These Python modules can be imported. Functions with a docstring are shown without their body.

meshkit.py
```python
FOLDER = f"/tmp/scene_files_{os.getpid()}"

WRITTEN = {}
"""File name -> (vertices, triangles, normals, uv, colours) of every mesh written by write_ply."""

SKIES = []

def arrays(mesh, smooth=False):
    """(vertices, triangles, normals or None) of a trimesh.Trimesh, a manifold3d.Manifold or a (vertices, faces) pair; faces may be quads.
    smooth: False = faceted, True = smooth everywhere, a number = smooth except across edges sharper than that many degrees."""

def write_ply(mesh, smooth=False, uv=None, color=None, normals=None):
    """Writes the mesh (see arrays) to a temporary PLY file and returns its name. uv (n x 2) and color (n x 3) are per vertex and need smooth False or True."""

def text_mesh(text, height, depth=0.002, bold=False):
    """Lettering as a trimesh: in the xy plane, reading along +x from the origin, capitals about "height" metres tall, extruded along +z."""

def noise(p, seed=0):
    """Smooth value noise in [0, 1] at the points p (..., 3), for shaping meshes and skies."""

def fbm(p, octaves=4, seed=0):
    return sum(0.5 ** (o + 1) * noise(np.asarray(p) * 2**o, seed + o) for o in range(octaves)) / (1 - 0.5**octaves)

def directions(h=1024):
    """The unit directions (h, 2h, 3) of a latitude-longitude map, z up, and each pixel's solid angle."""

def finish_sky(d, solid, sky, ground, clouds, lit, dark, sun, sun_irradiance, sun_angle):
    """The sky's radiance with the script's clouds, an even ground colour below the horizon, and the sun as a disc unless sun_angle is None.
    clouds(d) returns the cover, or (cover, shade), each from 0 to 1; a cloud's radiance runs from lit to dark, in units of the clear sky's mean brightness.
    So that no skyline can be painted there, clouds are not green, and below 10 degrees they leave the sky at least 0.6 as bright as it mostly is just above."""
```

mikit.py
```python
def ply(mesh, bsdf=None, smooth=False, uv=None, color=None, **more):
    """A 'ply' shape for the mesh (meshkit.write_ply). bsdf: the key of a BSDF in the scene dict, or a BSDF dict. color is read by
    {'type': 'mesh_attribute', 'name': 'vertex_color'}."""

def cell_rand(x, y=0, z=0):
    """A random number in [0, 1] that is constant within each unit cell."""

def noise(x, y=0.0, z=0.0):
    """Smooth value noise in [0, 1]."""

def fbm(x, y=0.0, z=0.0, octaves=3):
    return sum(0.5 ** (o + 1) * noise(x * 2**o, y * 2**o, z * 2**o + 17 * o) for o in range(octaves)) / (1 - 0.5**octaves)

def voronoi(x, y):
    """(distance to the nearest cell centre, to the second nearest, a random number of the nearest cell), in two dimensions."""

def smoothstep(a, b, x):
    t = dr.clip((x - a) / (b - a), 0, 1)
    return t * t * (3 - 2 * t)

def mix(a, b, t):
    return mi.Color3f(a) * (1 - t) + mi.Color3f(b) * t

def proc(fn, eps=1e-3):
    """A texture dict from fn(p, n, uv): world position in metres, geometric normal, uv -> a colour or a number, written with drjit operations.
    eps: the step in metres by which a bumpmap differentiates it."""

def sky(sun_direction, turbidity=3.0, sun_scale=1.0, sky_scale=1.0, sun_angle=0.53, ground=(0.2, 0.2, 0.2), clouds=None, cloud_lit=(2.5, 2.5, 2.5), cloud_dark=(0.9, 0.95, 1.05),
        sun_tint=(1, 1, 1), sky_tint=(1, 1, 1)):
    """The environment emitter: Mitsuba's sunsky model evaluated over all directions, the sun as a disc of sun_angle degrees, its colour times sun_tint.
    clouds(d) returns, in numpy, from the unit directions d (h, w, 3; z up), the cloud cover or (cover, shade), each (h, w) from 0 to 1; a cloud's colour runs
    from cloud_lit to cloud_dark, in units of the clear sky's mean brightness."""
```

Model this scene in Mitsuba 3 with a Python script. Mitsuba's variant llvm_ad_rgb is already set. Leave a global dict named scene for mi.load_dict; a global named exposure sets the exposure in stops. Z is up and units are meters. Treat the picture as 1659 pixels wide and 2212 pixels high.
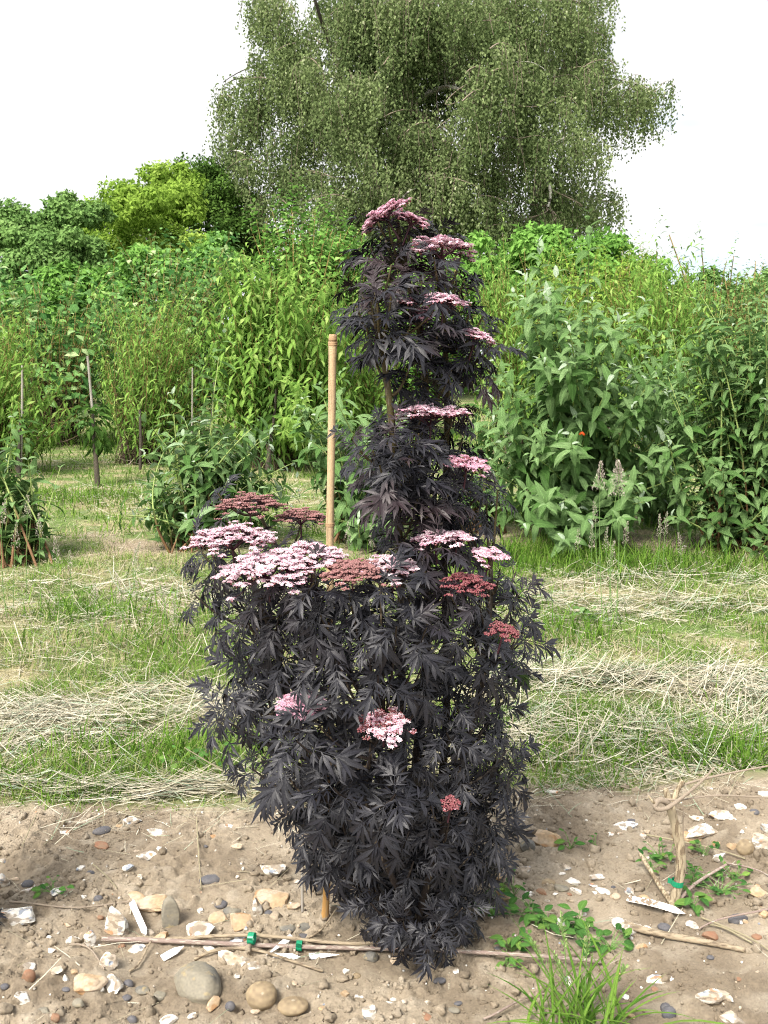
import math
import numpy as np
import drjit as dr
import mitsuba as mi
import mikit
import meshkit
import trimesh
from mikit import proc, noise, fbm, smoothstep, mix, cell_rand

# ---------------------------------------------------------------- camera, sky, exposure
PITCH, F, CX, CY = math.radians(8.88), 2152.0, 829.5, 1106.0      # photograph read at 1659 x 2212
EYE = np.array([0.0, 0.0, 1.55])
FWD = np.array([0, math.cos(PITCH), -math.sin(PITCH)])
UPV = np.array([0, math.sin(PITCH), math.cos(PITCH)])
T = mi.ScalarTransform4f
scene, labels = {}, {}
scene['camera'] = {'type': 'thinlens', 'aperture_radius': 0.0011, 'focus_distance': 2.75, 'fov': 2 * math.degrees(math.atan(CX / F)), 'fov_axis': 'x', 'near_clip': 0.05, 'far_clip': 3000.0,
                   'to_world': T().look_at(origin=EYE.tolist(), target=(EYE + FWD).tolist(), up=[0, 0, 1])}


def cloud_cover(d):
    q = d / np.maximum(d[..., 2:3] + 0.25, 0.05)
    a = meshkit.fbm(np.stack([q[..., 0] * 1.7 + 3.1, q[..., 1] * 1.7, d[..., 2] * 2], -1), 5, 11)
    return np.clip((a - 0.22) * 5.0, 0.6, 1), np.clip((meshkit.fbm(q * 2.3 + 7.7, 4, 5) - 0.42) * 1.8, 0, 0.7)


scene['sky'] = mikit.sky((-0.33, -0.58, 0.75), turbidity=3, sun_scale=1.0, sun_angle=22, sun_tint=(0.86, 0.97, 1.16), clouds=cloud_cover, cloud_lit=(2.35, 2.35, 2.38), cloud_dark=(1.35, 1.40, 1.5), ground=(0.18, 0.2, 0.12))
exposure = 2.6

# ---------------------------------------------------------------- helpers


def ray(px, py):
    return FWD + np.multiply.outer(np.asarray((np.asarray(px) - CX) / F), np.array([1.0, 0, 0])) + np.multiply.outer(np.asarray((CY - np.asarray(py)) / F), UPV)


def at(px, py, Y):
    d = ray(px, py)
    return EYE + d * (Y / d[..., 1])[..., None] if d.ndim > 1 else EYE + d * (Y / d[1])


def sstep(a, b, x):
    t = np.clip((x - a) / (b - a), 0, 1)
    return t * t * (3 - 2 * t)


def soil_edge(x):
    """Where the bare soil of the first row ends and the turf begins."""
    return 3.32 + 0.11 * np.clip(x, -2, 2) + 0.05 * np.sin(x * 4.1 + 0.5) + 0.14 * (meshkit.noise(np.stack([x * 3.1, x * 0 + 4, x * 0], -1), 3) - 0.5)


def ground_z(x, y):
    x, y = np.asarray(x, float), np.asarray(y, float)
    p = np.stack([x, y, x * 0], -1)
    low = 0.10 * (meshkit.fbm(p * 0.5, 2, 1) - 0.5) * sstep(3, 8, y)
    bare = 1 - sstep(-0.05, 0.12, y - soil_edge(x))
    near = np.exp(-np.maximum(y - 5, 0) * 0.4)
    z = low + bare * (0.055 * (meshkit.fbm(p * 2.2, 2, 2) - 0.5))
    z = z + near * 0.05 * (meshkit.fbm(p * 3.0, 3, 9) - 0.5) * (1 - bare)
    n1 = meshkit.noise(p * 14 + 1.7, 21)
    n2 = np.abs(meshkit.noise(p * 33 + 5.1, 22) - 0.5) * 2
    n3 = np.abs(meshkit.noise(p * 70 + 9.1, 23) - 0.5) * 2
    patch = sstep(0.40, 0.62, meshkit.fbm(p * 3.3 + 3, 2, 31))
    z = z + bare * (0.018 * n1 + patch * (0.020 * (1 - n2) ** 1.5 + 0.012 * (1 - n3)) + 0.006 * meshkit.noise(p * 55, 24) + 0.004 * meshkit.noise(p * 110, 25))
    return z


def ground(px, py, lift=0.0):
    """The point of the ground seen at a pixel of the photograph."""
    d, z = ray(px, py), 0.0
    for _ in range(6):
        k = (z - EYE[2]) / d[2]
        q = EYE + d * k
        z = float(ground_z(q[0], q[1]))
    return np.array([q[0], q[1], z + lift])


def unit(v):
    return v / np.maximum(np.linalg.norm(v, axis=-1, keepdims=True), 1e-12)


class Mesh:
    """Collects pieces of geometry with uv: u = tone (0 to 62) + 0.5 + 0.45 x across, v = along."""

    def __init__(self):
        self.v, self.f, self.uv, self.n = [], [], [], 0

    def add(self, v, f, uv=None):
        v, f = np.asarray(v, float).reshape(-1, 3), np.asarray(f).reshape(-1, 3)
        self.v.append(v)
        self.f.append(f + self.n)
        self.uv.append(np.zeros((len(v), 2)) + 0.5 if uv is None else uv)
        self.n += len(v)
        return self

    def ply(self, bsdf, smooth=True):
        return mikit.ply((np.vstack(self.v), np.vstack(self.f)), bsdf, smooth=smooth, uv=np.vstack(self.uv))


TRIS = [0]


def put(key, mesh, bsdf, smooth=True):
    scene[key] = mesh.ply(bsdf, smooth)
    TRIS[0] += sum(len(f) for f in mesh.f)
    return key


def tag(key, label, category=None, group=None, kind=None):
    labels[key] = {k: v for k, v in (('label', label), ('category', category), ('group', group), ('kind', kind)) if v}


USED = {}


def numbered(name):
    n = USED.get(name, 0)
    USED[name] = n + 1
    return name if n == 0 else f'{name}_{n:03d}'


def ribbon(nseg, prof, cross=3):
    """A leaf blade pattern: (t, across, width, triangles)."""
    t = np.repeat(np.linspace(0, 1, nseg + 1), cross)
    a = np.tile(np.linspace(-1, 1, cross), nseg + 1)
    f = []
    for i in range(nseg):
        for j in range(cross - 1):
            q = i * cross + j
            f += [[q, q + cross, q + 1], [q + 1, q + cross, q + cross + 1]]
    return t, a, np.array([prof(x) for x in t]), np.array(f)


def leafs(pattern, pos, X, Z, L, W, bend, rnd, fold=0.25, wave=0.0):
    """Blades of a pattern at pos along X with face normal Z, length L, half width W, bent down by 'bend' radians."""
    t, a, w, f = pattern
    n = len(pos)
    X = unit(X)
    Z = unit(Z - (Z * X).sum(-1, keepdims=True) * X)
    Y = np.cross(Z, X)
    L, W, b = (np.broadcast_to(np.asarray(q, float), (n,))[:, None] for q in (L, W, bend))
    b = np.where(np.abs(b) < 1e-3, 1e-3, b)
    th = b * t
    px, pz = L * np.sin(th) / b, -L * (1 - np.cos(th)) / b
    ly = W * w * a
    lz = fold * W * w * np.abs(a) + wave * W * w * a * np.sin(t * 9 + rnd[:, None] * 40)
    px, pz = px + lz * np.sin(th), pz + lz * np.cos(th)
    v = pos[:, None] + px[..., None] * X[:, None] + ly[..., None] * Y[:, None] + pz[..., None] * Z[:, None]
    faces = f[None] + (np.arange(n) * len(t))[:, None, None]
    u = np.floor(np.asarray(rnd) * 62)[:, None] + 0.5 + 0.45 * a[None] * np.ones((n, 1))
    return v.reshape(-1, 3), faces.reshape(-1, 3), np.stack([u, np.broadcast_to(t, u.shape)], -1).reshape(-1, 2)


def tubes(P, R, sides=5, rnd=None, cap=False):
    """N polylines (N, k, 3) with radii (N, k) as tubes."""
    P, R = np.asarray(P, float), np.asarray(R, float)
    if P.ndim == 2:
        P, R = P[None], np.broadcast_to(R, (1, P.shape[0]))
    n, k, _ = P.shape
    t = unit(np.gradient(P, axis=1))
    ref = np.where(np.abs(t[:, :1, 2:]) < 0.9, [0, 0, 1.0], [1.0, 0, 0])
    a = unit(np.cross(t, np.broadcast_to(ref, t.shape)))
    b = np.cross(t, a)
    ang = np.arange(sides) * 2 * np.pi / sides
    v = P[:, :, None] + R[:, :, None, None] * (np.cos(ang)[None, None, :, None] * a[:, :, None] + np.sin(ang)[None, None, :, None] * b[:, :, None])
    i, j = np.meshgrid(np.arange(k - 1), np.arange(sides), indexing='ij')
    q = np.stack([i * sides + j, i * sides + (j + 1) % sides, (i + 1) * sides + (j + 1) % sides, (i + 1) * sides + j], -1).reshape(-1, 4)
    f = np.vstack([q[:, [0, 1, 2]], q[:, [0, 2, 3]]])
    if cap:
        e = (k - 1) * sides
        f = np.vstack([f, [[e, e + m, e + m + 1] for m in range(1, sides - 1)], [[0, m + 1, m] for m in range(1, sides - 1)]])
    u = np.zeros((n, k, sides)) + (0.5 if rnd is None else np.floor(np.asarray(rnd) * 62)[:, None, None] + 0.5)
    vv = np.broadcast_to(np.linspace(0, 1, k)[None, :, None], u.shape)
    return v.reshape(-1, 3), (f[None] + (np.arange(n) * k * sides)[:, None, None]).reshape(-1, 3), np.stack([u, vv], -1).reshape(-1, 2)


def bezier(p0, p1, p2, k):
    s = np.linspace(0, 1, k)[None, :, None]
    return (1 - s) ** 2 * p0[:, None] + 2 * s * (1 - s) * p1[:, None] + s * s * p2[:, None]


def smooth_line(points, k):
    """A polyline through the given points, rounded."""
    from scipy.interpolate import CubicSpline
    p = np.asarray(points, float)
    s = np.concatenate([[0], np.cumsum(np.linalg.norm(np.diff(p, axis=0), axis=1))])
    return CubicSpline(s, p)(np.linspace(0, s[-1], k))


ICO = {k: trimesh.creation.icosphere(subdivisions=k, radius=1.0) for k in (0, 1, 2, 3)}
LANCE = lambda t: (math.sin(math.pi * min(1, t ** 0.75)) ** 0.8) if 0 < t < 1 else 0.0
OVATE = lambda t: (math.sin(math.pi * t ** 0.62) ** 0.9) if 0 < t < 1 else 0.0
GRASS = lambda t: (1 - t ** 2.2) * 0.9 + 0.1 * (1 - t)

# ---------------------------------------------------------------- materials


def tone(uv):
    return dr.floor(uv.x) / 62.0


def across(uv):
    return dr.abs(uv.x - dr.floor(uv.x) - 0.5) / 0.45


def leaf_bsdf(fn, rough=0.5, trans=0.7, spec=1.4):
    return {'type': 'principledthin', 'base_color': proc(fn), 'roughness': rough, 'diff_trans': trans, 'eta': spec, 'spec_trans': 0.0}


def solid_bsdf(fn, rough=0.8, spec=0.4, bump=None, two=False, **kw):
    b = {'type': 'principled', 'base_color': proc(fn) if callable(fn) else {'type': 'rgb', 'value': list(fn)}, 'roughness': rough, 'specular': spec, **kw}
    if bump is not None:
        b = {'type': 'bumpmap', 'nested': b, 'arbitrary': proc(bump), 'scale': 1.0}
    return {'type': 'twosided', 'bsdf': b} if two else b


def ramp(c0, c1, c2=None):
    """Leaf colour between two or three tones, paler along the midrib."""
    def fn(p, n, uv):
        r = tone(uv)
        c = mix(c0, c1, dr.clip(r * 1.6, 0, 1))
        if c2 is not None:
            c = mix(c, c2, smoothstep(0.72, 1.0, r))
        return c * (1 + 0.35 * smoothstep(0.25, 0.0, across(uv))) * (0.9 + 0.2 * noise(p.x * 40, p.y * 40, p.z * 40))
    return fn

# leaf and stem materials
scene['elder_leaf_mat'] = solid_bsdf(lambda p, n, uv: mix(mix((0.0048, 0.0052, 0.0084), (0.0125, 0.0125, 0.0190), tone(uv)), (0.024, 0.014, 0.017), smoothstep(0.5, 0.75, noise(p.x * 7, p.y * 7, p.z * 7)) * smoothstep(0.8, 1.3, p.z)) * (1 + 0.9 * smoothstep(0.16, 0.02, across(uv))), rough=0.55, spec=0.5, two=True)
scene['elder_green_mat'] = leaf_bsdf(ramp((0.02, 0.035, 0.015), (0.05, 0.08, 0.025)), rough=0.45, trans=0.4)
scene['elder_stem_mat'] = solid_bsdf(lambda p, n, uv: mix(mix((0.016, 0.011, 0.010), (0.062, 0.050, 0.018), smoothstep(0.85, 1.25, p.z)), (0.10, 0.08, 0.055), smoothstep(0.68, 0.8, noise(p.x * 190, p.y * 190, p.z * 45))), rough=0.55)
scene['umbel_stalk_mat'] = solid_bsdf((0.0385, 0.0098, 0.0182), rough=0.5)
scene['floret_mat'] = leaf_bsdf(lambda p, n, uv: mix(mix((0.36, 0.07, 0.16), mix((0.62, 0.32, 0.44), (0.80, 0.66, 0.72), tone(uv)), smoothstep(0.05, 0.4, uv.y)), (0.88, 0.84, 0.85), smoothstep(0.3, 0.8, uv.y) * tone(uv)), rough=0.6, trans=0.5)
scene['bud_mat'] = solid_bsdf(lambda p, n, uv: mix((0.175, 0.030, 0.045), (0.30, 0.165, 0.155), tone(uv)), rough=0.5)
scene['buddleja_mat'] = leaf_bsdf(lambda p, n, uv: mix(mix((0.072, 0.155, 0.040), (0.19, 0.30, 0.125), dr.clip(tone(uv) * 1.25, 0, 1)), (0.34, 0.43, 0.31), smoothstep(0.86, 0.98, tone(uv))) * (1 + 0.45 * smoothstep(0.14, 0.02, across(uv))) * (0.86 + 0.28 * smoothstep(0.35, 0.65, dr.sin((uv.y * 16 - across(uv) * 3) * 3.1416 * 2) * 0.5 + 0.5)), rough=0.55, trans=0.55)
scene['buddleja_stem_mat'] = solid_bsdf(lambda p, n, uv: mix((0.20, 0.11, 0.055), (0.33, 0.42, 0.14), smoothstep(0.25, 0.5, uv.y)), rough=0.7)
scene['peach_leaf_mat'] = leaf_bsdf(ramp((0.10, 0.21, 0.04), (0.25, 0.41, 0.09), (0.40, 0.52, 0.17)), rough=0.42, trans=0.8)
scene['peach_stem_mat'] = solid_bsdf(lambda p, n, uv: mix((0.10, 0.07, 0.05), (0.30, 0.22, 0.08), smoothstep(0.3, 0.7, uv.y)), rough=0.7)
scene['round_leaf_mat'] = leaf_bsdf(ramp((0.07, 0.18, 0.035), (0.21, 0.40, 0.09), (0.40, 0.54, 0.20)), rough=0.45, trans=0.7)
scene['pale_leaf_mat'] = leaf_bsdf(ramp((0.045, 0.13, 0.035), (0.18, 0.34, 0.11), (0.46, 0.56, 0.30)), rough=0.45, trans=0.6)
scene['dark_leaf_mat'] = leaf_bsdf(ramp((0.045, 0.10, 0.022), (0.10, 0.185, 0.04), (0.17, 0.27, 0.06)), rough=0.5, trans=0.5)
scene['lime_leaf_mat'] = leaf_bsdf(ramp((0.13, 0.24, 0.035), (0.28, 0.42, 0.075), (0.42, 0.54, 0.14)), rough=0.5, trans=0.8)
scene['birch_leaf_mat'] = leaf_bsdf(ramp((0.075, 0.12, 0.045), (0.20, 0.26, 0.11), (0.40, 0.44, 0.27)), rough=0.5, trans=0.6)
scene['grey_leaf_mat'] = leaf_bsdf(ramp((0.085, 0.18, 0.05), (0.19, 0.32, 0.10), (0.30, 0.43, 0.17)), rough=0.6, trans=0.6)
scene['bindweed_mat'] = leaf_bsdf(ramp((0.034, 0.1062, 0.02975), (0.0935, 0.2125, 0.051), (0.187, 0.2975, 0.068)), rough=0.5, trans=0.6)
scene['grass_mat'] = leaf_bsdf(lambda p, n, uv: mix(mix(mix((0.068, 0.16, 0.02), (0.2, 0.32, 0.06), dr.clip(tone(uv) * 2, 0, 1)), (0.416, 0.376, 0.216), smoothstep(0.50, 0.66, tone(uv))), (0.528, 0.464, 0.32), smoothstep(0.8, 1.0, tone(uv))), rough=0.6, trans=0.6)
scene['hay_mat'] = solid_bsdf(lambda p, n, uv: mix(mix((0.2745, 0.2418, 0.1569), (0.4967, 0.4706, 0.3791), dr.clip(tone(uv) * 1.5, 0, 1)), (0.2484, 0.3137, 0.2157), smoothstep(0.78, 0.86, tone(uv))), rough=0.7, two=True)
scene['tuft_mat'] = leaf_bsdf(ramp((0.064, 0.16, 0.024), (0.176, 0.304, 0.056), (0.336, 0.368, 0.136)), rough=0.5, trans=0.7)
scene['bark_mat'] = solid_bsdf(lambda p, n, uv: mix((0.096, 0.08, 0.06), (0.04, 0.0336, 0.028), fbm(p.x * 9, p.y * 9, p.z * 3)), rough=0.9)
scene['birch_bark_mat'] = solid_bsdf(lambda p, n, uv: mix((0.496, 0.48, 0.432), (0.056, 0.048, 0.04), smoothstep(0.52, 0.66, fbm(p.x * 3, p.y * 3, p.z * 7)) ), rough=0.8)
scene['twig_mat'] = solid_bsdf(lambda p, n, uv: mix((0.264, 0.216, 0.168), (0.16, 0.12, 0.096), tone(uv)), rough=0.85)
scene['weathered_cane_mat'] = solid_bsdf(lambda p, n, uv: mix((0.36, 0.3375, 0.3), (0.225, 0.2025, 0.1725), fbm(p.x * 30, p.y * 30, p.z * 7)), rough=0.8)
EARTH = lambda p: mix(mix((0.278, 0.232, 0.174), (0.178, 0.144, 0.105), smoothstep(0.3, 0.7, fbm(p.x * 5, p.y * 5, 0, 3))), (0.345, 0.302, 0.240), 0.55 * smoothstep(0.5, 0.8, noise(p.x * 23, p.y * 23, 1.5))) * (0.82 + 0.36 * noise(p.x * 260, p.y * 260, p.z * 260))


def ground_color(p, n, uv):
    edge = 3.32 + 0.11 * dr.clip(p.x, -2, 2) + 0.05 * dr.sin(p.x * 4.1 + 0.5)
    turf = mix((0.10, 0.145, 0.045), (0.24, 0.215, 0.125), smoothstep(0.35, 0.75, fbm(p.x * 2.2, p.y * 3.4, 0, 4)))
    turf = turf * (0.75 + 0.5 * noise(p.x * 45, p.y * 45))
    row = smoothstep(0.75, 0.25, dr.abs(p.y - 8.2 + 0.5 * (noise(p.x * 1.3, p.y) - 0.5))) * smoothstep(0.35, 0.55, fbm(p.x * 1.6 + 4, p.y * 1.6, 0, 3))
    turf = mix(turf, (0.25, 0.205, 0.15), row)
    return mix(EARTH(p), turf, smoothstep(-0.06, 0.10, p.y - edge + 0.16 * (noise(p.x * 9, p.y * 9) - 0.5)))


scene['ground_mat'] = solid_bsdf(ground_color, rough=0.95, spec=0.15, bump=lambda p, n, uv: 0.0045 * fbm(p.x * 90, p.y * 90, 0, 3) + 0.002 * noise(p.x * 330, p.y * 330))
scene['crumb_mat'] = solid_bsdf(lambda p, n, uv: EARTH(p) * (0.85 + 0.3 * tone(uv)), rough=0.95, spec=0.15)

# ---------------------------------------------------------------- the ground
rng = np.random.default_rng(1)


def axis(lo, hi, step, far_lo, far_hi, grow):
    mid = list(np.arange(lo, hi, step))
    s, x, up = step, mid[-1], []
    while x < far_hi:
        s *= grow
        x += s
        up.append(x)
    s, x, dn = step, lo, []
    while x > far_lo:
        s *= grow
        x -= s
        dn.append(x)
    return np.array(dn[::-1] + mid + up)


gx = axis(-1.2, 1.2, 0.0086, -420, 420, 1.22)
gy = np.concatenate([axis(2.0, 3.55, 0.0080, -30, 3.55, 1.25)[:-1], axis(3.55, 3.56, 0.012, 3.55, 700, 1.075)])
gy = np.unique(np.round(gy, 5))
GX, GY = np.meshgrid(gx, gy)
gv = np.stack([GX, GY, ground_z(GX, GY)], -1).reshape(-1, 3)
i, j = np.meshgrid(np.arange(len(gy) - 1), np.arange(len(gx) - 1), indexing='ij')
q = (i * len(gx) + j).ravel()
gf = np.vstack([np.stack([q, q + 1, q + len(gx) + 1], 1), np.stack([q, q + len(gx) + 1, q + len(gx)], 1)])
put('ground', Mesh().add(gv, gf, gv[:, :2]), 'ground_mat')
tag('ground', 'nursery field with bare stony soil in front and mown turf behind', kind='structure')

# loose crumbs of soil
m = Mesh()
for sub, count, lo, hi in ((1, 900, 0.004, 0.015), (0, 3000, 0.0022, 0.007), (9, 8000, 0.0013, 0.0038)):
    base = ICO[sub] if sub < 9 else trimesh.Trimesh([[1, 0, 0], [-1, 0, 0], [0, 1, 0], [0, -1, 0], [0, 0, 1], [0, 0, -1]], [[0, 2, 4], [2, 1, 4], [1, 3, 4], [3, 0, 4], [2, 0, 5], [1, 2, 5], [3, 1, 5], [0, 3, 5]], process=False)
    x, y = rng.uniform(-1.3, 1.3, count * 3), rng.uniform(1.98, 3.5, count * 3)
    dens = sstep(0.36, 0.62, meshkit.fbm(np.stack([x * 3.3, y * 3.3, x * 0 + 3], -1), 2, 31)) + 0.22
    ok = (rng.uniform(0, 1, len(x)) < dens) & (y < soil_edge(x))
    x, y = x[ok][:count], y[ok][:count]
    n = len(x)
    s = lo + (hi - lo) * rng.uniform(0, 1, n) ** 2.5
    v = np.array(base.vertices)[None] * (1 + 0.42 * rng.uniform(-1, 1, (n, len(base.vertices), 1)))
    v = v * (s[:, None, None] * rng.uniform(0.7, 1.2, (n, 1, 3))) + np.stack([x, y, ground_z(x, y) + s * 0.3], -1)[:, None]
    uv = np.stack([np.repeat(np.floor(rng.uniform(0, 62, n)) + 0.5, len(base.vertices)), np.zeros(n * len(base.vertices))], -1)
    m.add(v, (np.array(base.faces)[None] + (np.arange(n) * len(base.vertices))[:, None, None]), uv)
put('soil_crumbs', m, 'crumb_mat')
tag('soil_crumbs', 'loose crumbs of dry brown soil on the bare ground', 'soil', kind='stuff')


# ---------------------------------------------------------------- turf and hay
def field_points(n, y0, y1, wide=0.46, power=1.0):
    """Points of the field inside the view's wedge, denser near by."""
    y = y0 + (y1 - y0) * rng.uniform(0, 1, n) ** power
    x = rng.uniform(-1, 1, n) * (wide * y + 0.25)
    return x, y


BLADE = ribbon(2, lambda t: 1 - 0.9 * t ** 1.6, 2)
m = Mesh()
for n, y0, y1, L0, L1, w in ((52000, 3.2, 5.0, 0.03, 0.085, 0.0016), (52000, 5.0, 8.5, 0.035, 0.095, 0.0024), (28000, 8.5, 16, 0.05, 0.13, 0.005), (9000, 16, 30, 0.08, 0.22, 0.011)):
    x, y = field_points(n, y0, y1)
    e = y - soil_edge(x)
    a = meshkit.fbm(np.stack([x * 2.6, y * 3.4, x * 0 + 9], -1), 3, 77)
    keep = (e > rng.normal(0.03, 0.05, n)) & (rng.uniform(0, 1, n) < 0.35 + sstep(0.35, 0.6, a)) & ~((np.abs(y - 8.2) < 0.42) & (rng.uniform(0, 1, n) < 0.75) & (x > -0.2) & (x < 9) & ((x < 1.0) | (x > 1.9)))
    x, y, a = x[keep], y[keep], a[keep]
    n = len(x)
    th = rng.uniform(0, 2 * np.pi, n)
    lean = rng.uniform(0.1, 1.1, n)
    X = np.stack([np.cos(th) * np.sin(lean), np.sin(th) * np.sin(lean), np.cos(lean)], -1)
    Z = np.stack([-np.cos(th) * np.cos(lean), -np.sin(th) * np.cos(lean), np.sin(lean)], -1)
    L = rng.uniform(L0, L1, n) * (0.7 + 0.8 * sstep(0.4, 0.65, a))
    dry = sstep(0.42, 0.62, meshkit.fbm(np.stack([x * 1.1 + 7, y * 2.2, x * 0 + 2], -1), 3, 41) + 0.10 * (x < 0) * (y < 8))
    green = np.clip(0.38 - 0.9 * (a - 0.42) + 0.34 * dry + rng.normal(0, 0.20, n), 0, 0.99)
    m.add(*leafs(BLADE, np.stack([x, y, ground_z(x, y) - 0.004], -1), X, Z, L, w * rng.uniform(0.6, 1.4, n), rng.uniform(0.1, 1.3, n), green))
put('turf_grass', m, 'grass_mat')
tag('turf_grass', 'short mown grass, part green and part bleached, between the nursery rows', 'grass', kind='stuff')

# longer green grass in patches along the rows
m = Mesh()
PATCHES = [(1130, 1200, 1.0, 0.25, 900, .16), (1290, 1225, 1.3, 0.3, 1300, .18), (1420, 1215, .7, .3, 500, .15), (1080, 1120, .5, .3, 500, .3), (1010, 1260, .5, .3, 300, .16), (470, 1640, .42, .12, 500, .10), (330, 1625, .35, .10, 300, .10), (180, 1640, .3, .10, 200, .09), (60, 1690, .25, .08, 200, .10),
           (150, 1080, 1.6, .3, 700, .2), (1240, 1640, .35, .1, 300, .10), (1450, 1640, .3, .12, 320, .12), (1600, 1640, .25, .12, 420, .13), (1590, 1560, .3, .15, 200, .1), (560, 1460, .5, .2, 200, .12), (380, 1400, .5, .2, 260, .14), (230, 1330, .8, .3, 260, .18), (1240, 1370, .3, .2, 260, .15), (690, 1230, .8, .3, 300, .12), (250, 960, 3, 1.2, 900, .3), (60, 940, 2, 1, 500, .35), (900, 950, 3, 1, 600, .3), (1350, 960, 4, 1, 600, .3)]
for px, py, sx, sy, n, L in PATCHES:
    c = ground(px, py)
    x, y = c[0] + rng.normal(0, sx * 0.5, n), c[1] + rng.normal(0, sy, n)
    y = np.maximum(y, soil_edge(x) + 0.02)
    th, lean = rng.uniform(0, 2 * np.pi, n), rng.uniform(0.05, 0.7, n)
    X = np.stack([np.cos(th) * np.sin(lean), np.sin(th) * np.sin(lean), np.cos(lean)], -1)
    Z = np.stack([-np.cos(th) * np.cos(lean), -np.sin(th) * np.cos(lean), np.sin(lean)], -1)
    m.add(*leafs(BLADE, np.stack([x, y, ground_z(x, y) - 0.004], -1), X, Z, L * rng.uniform(0.5, 1.5, n), 0.0022 * (1 + c[1] * 0.12) * rng.uniform(0.7, 1.3, n), rng.uniform(0.2, 1.5, n), np.clip(rng.normal(0.2, 0.15, n), 0, 0.5)))
put('long_grass', m, 'grass_mat')
tag('long_grass', 'longer green grass tufts along the rows', 'grass', kind='stuff')

# swaths of dry cut grass
STRAW = ribbon(2, lambda t: 1.0 - 0.5 * t, 2)
m = Mesh()


def straw(n, x, y, h, L0, L1, w, along, spread):
    th = along + rng.normal(0, spread, n) + np.pi * (rng.uniform(0, 1, n) < 0.5)
    tilt = rng.normal(0.05, 0.14, n)
    X = np.stack([np.cos(th) * np.cos(tilt), np.sin(th) * np.cos(tilt), np.sin(tilt)], -1)
    Z = unit(np.stack([rng.normal(0, .5, n), rng.normal(0, .5, n), np.ones(n)], -1))
    L = rng.uniform(L0, L1, n)
    z = ground_z(x, y) + 0.005 + h * rng.uniform(0, 1, n)
    pos = np.stack([x, y, z], -1) - X * (L / 2)[:, None]
    pos[:, 2] = np.maximum(pos[:, 2], ground_z(pos[:, 0], pos[:, 1]) + 0.004)
    m.add(*leafs(STRAW, pos, X, Z, L, w * rng.uniform(0.6, 1.5, n), rng.normal(0.1, 0.7, n), rng.uniform(0, 0.99, n)))


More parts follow.
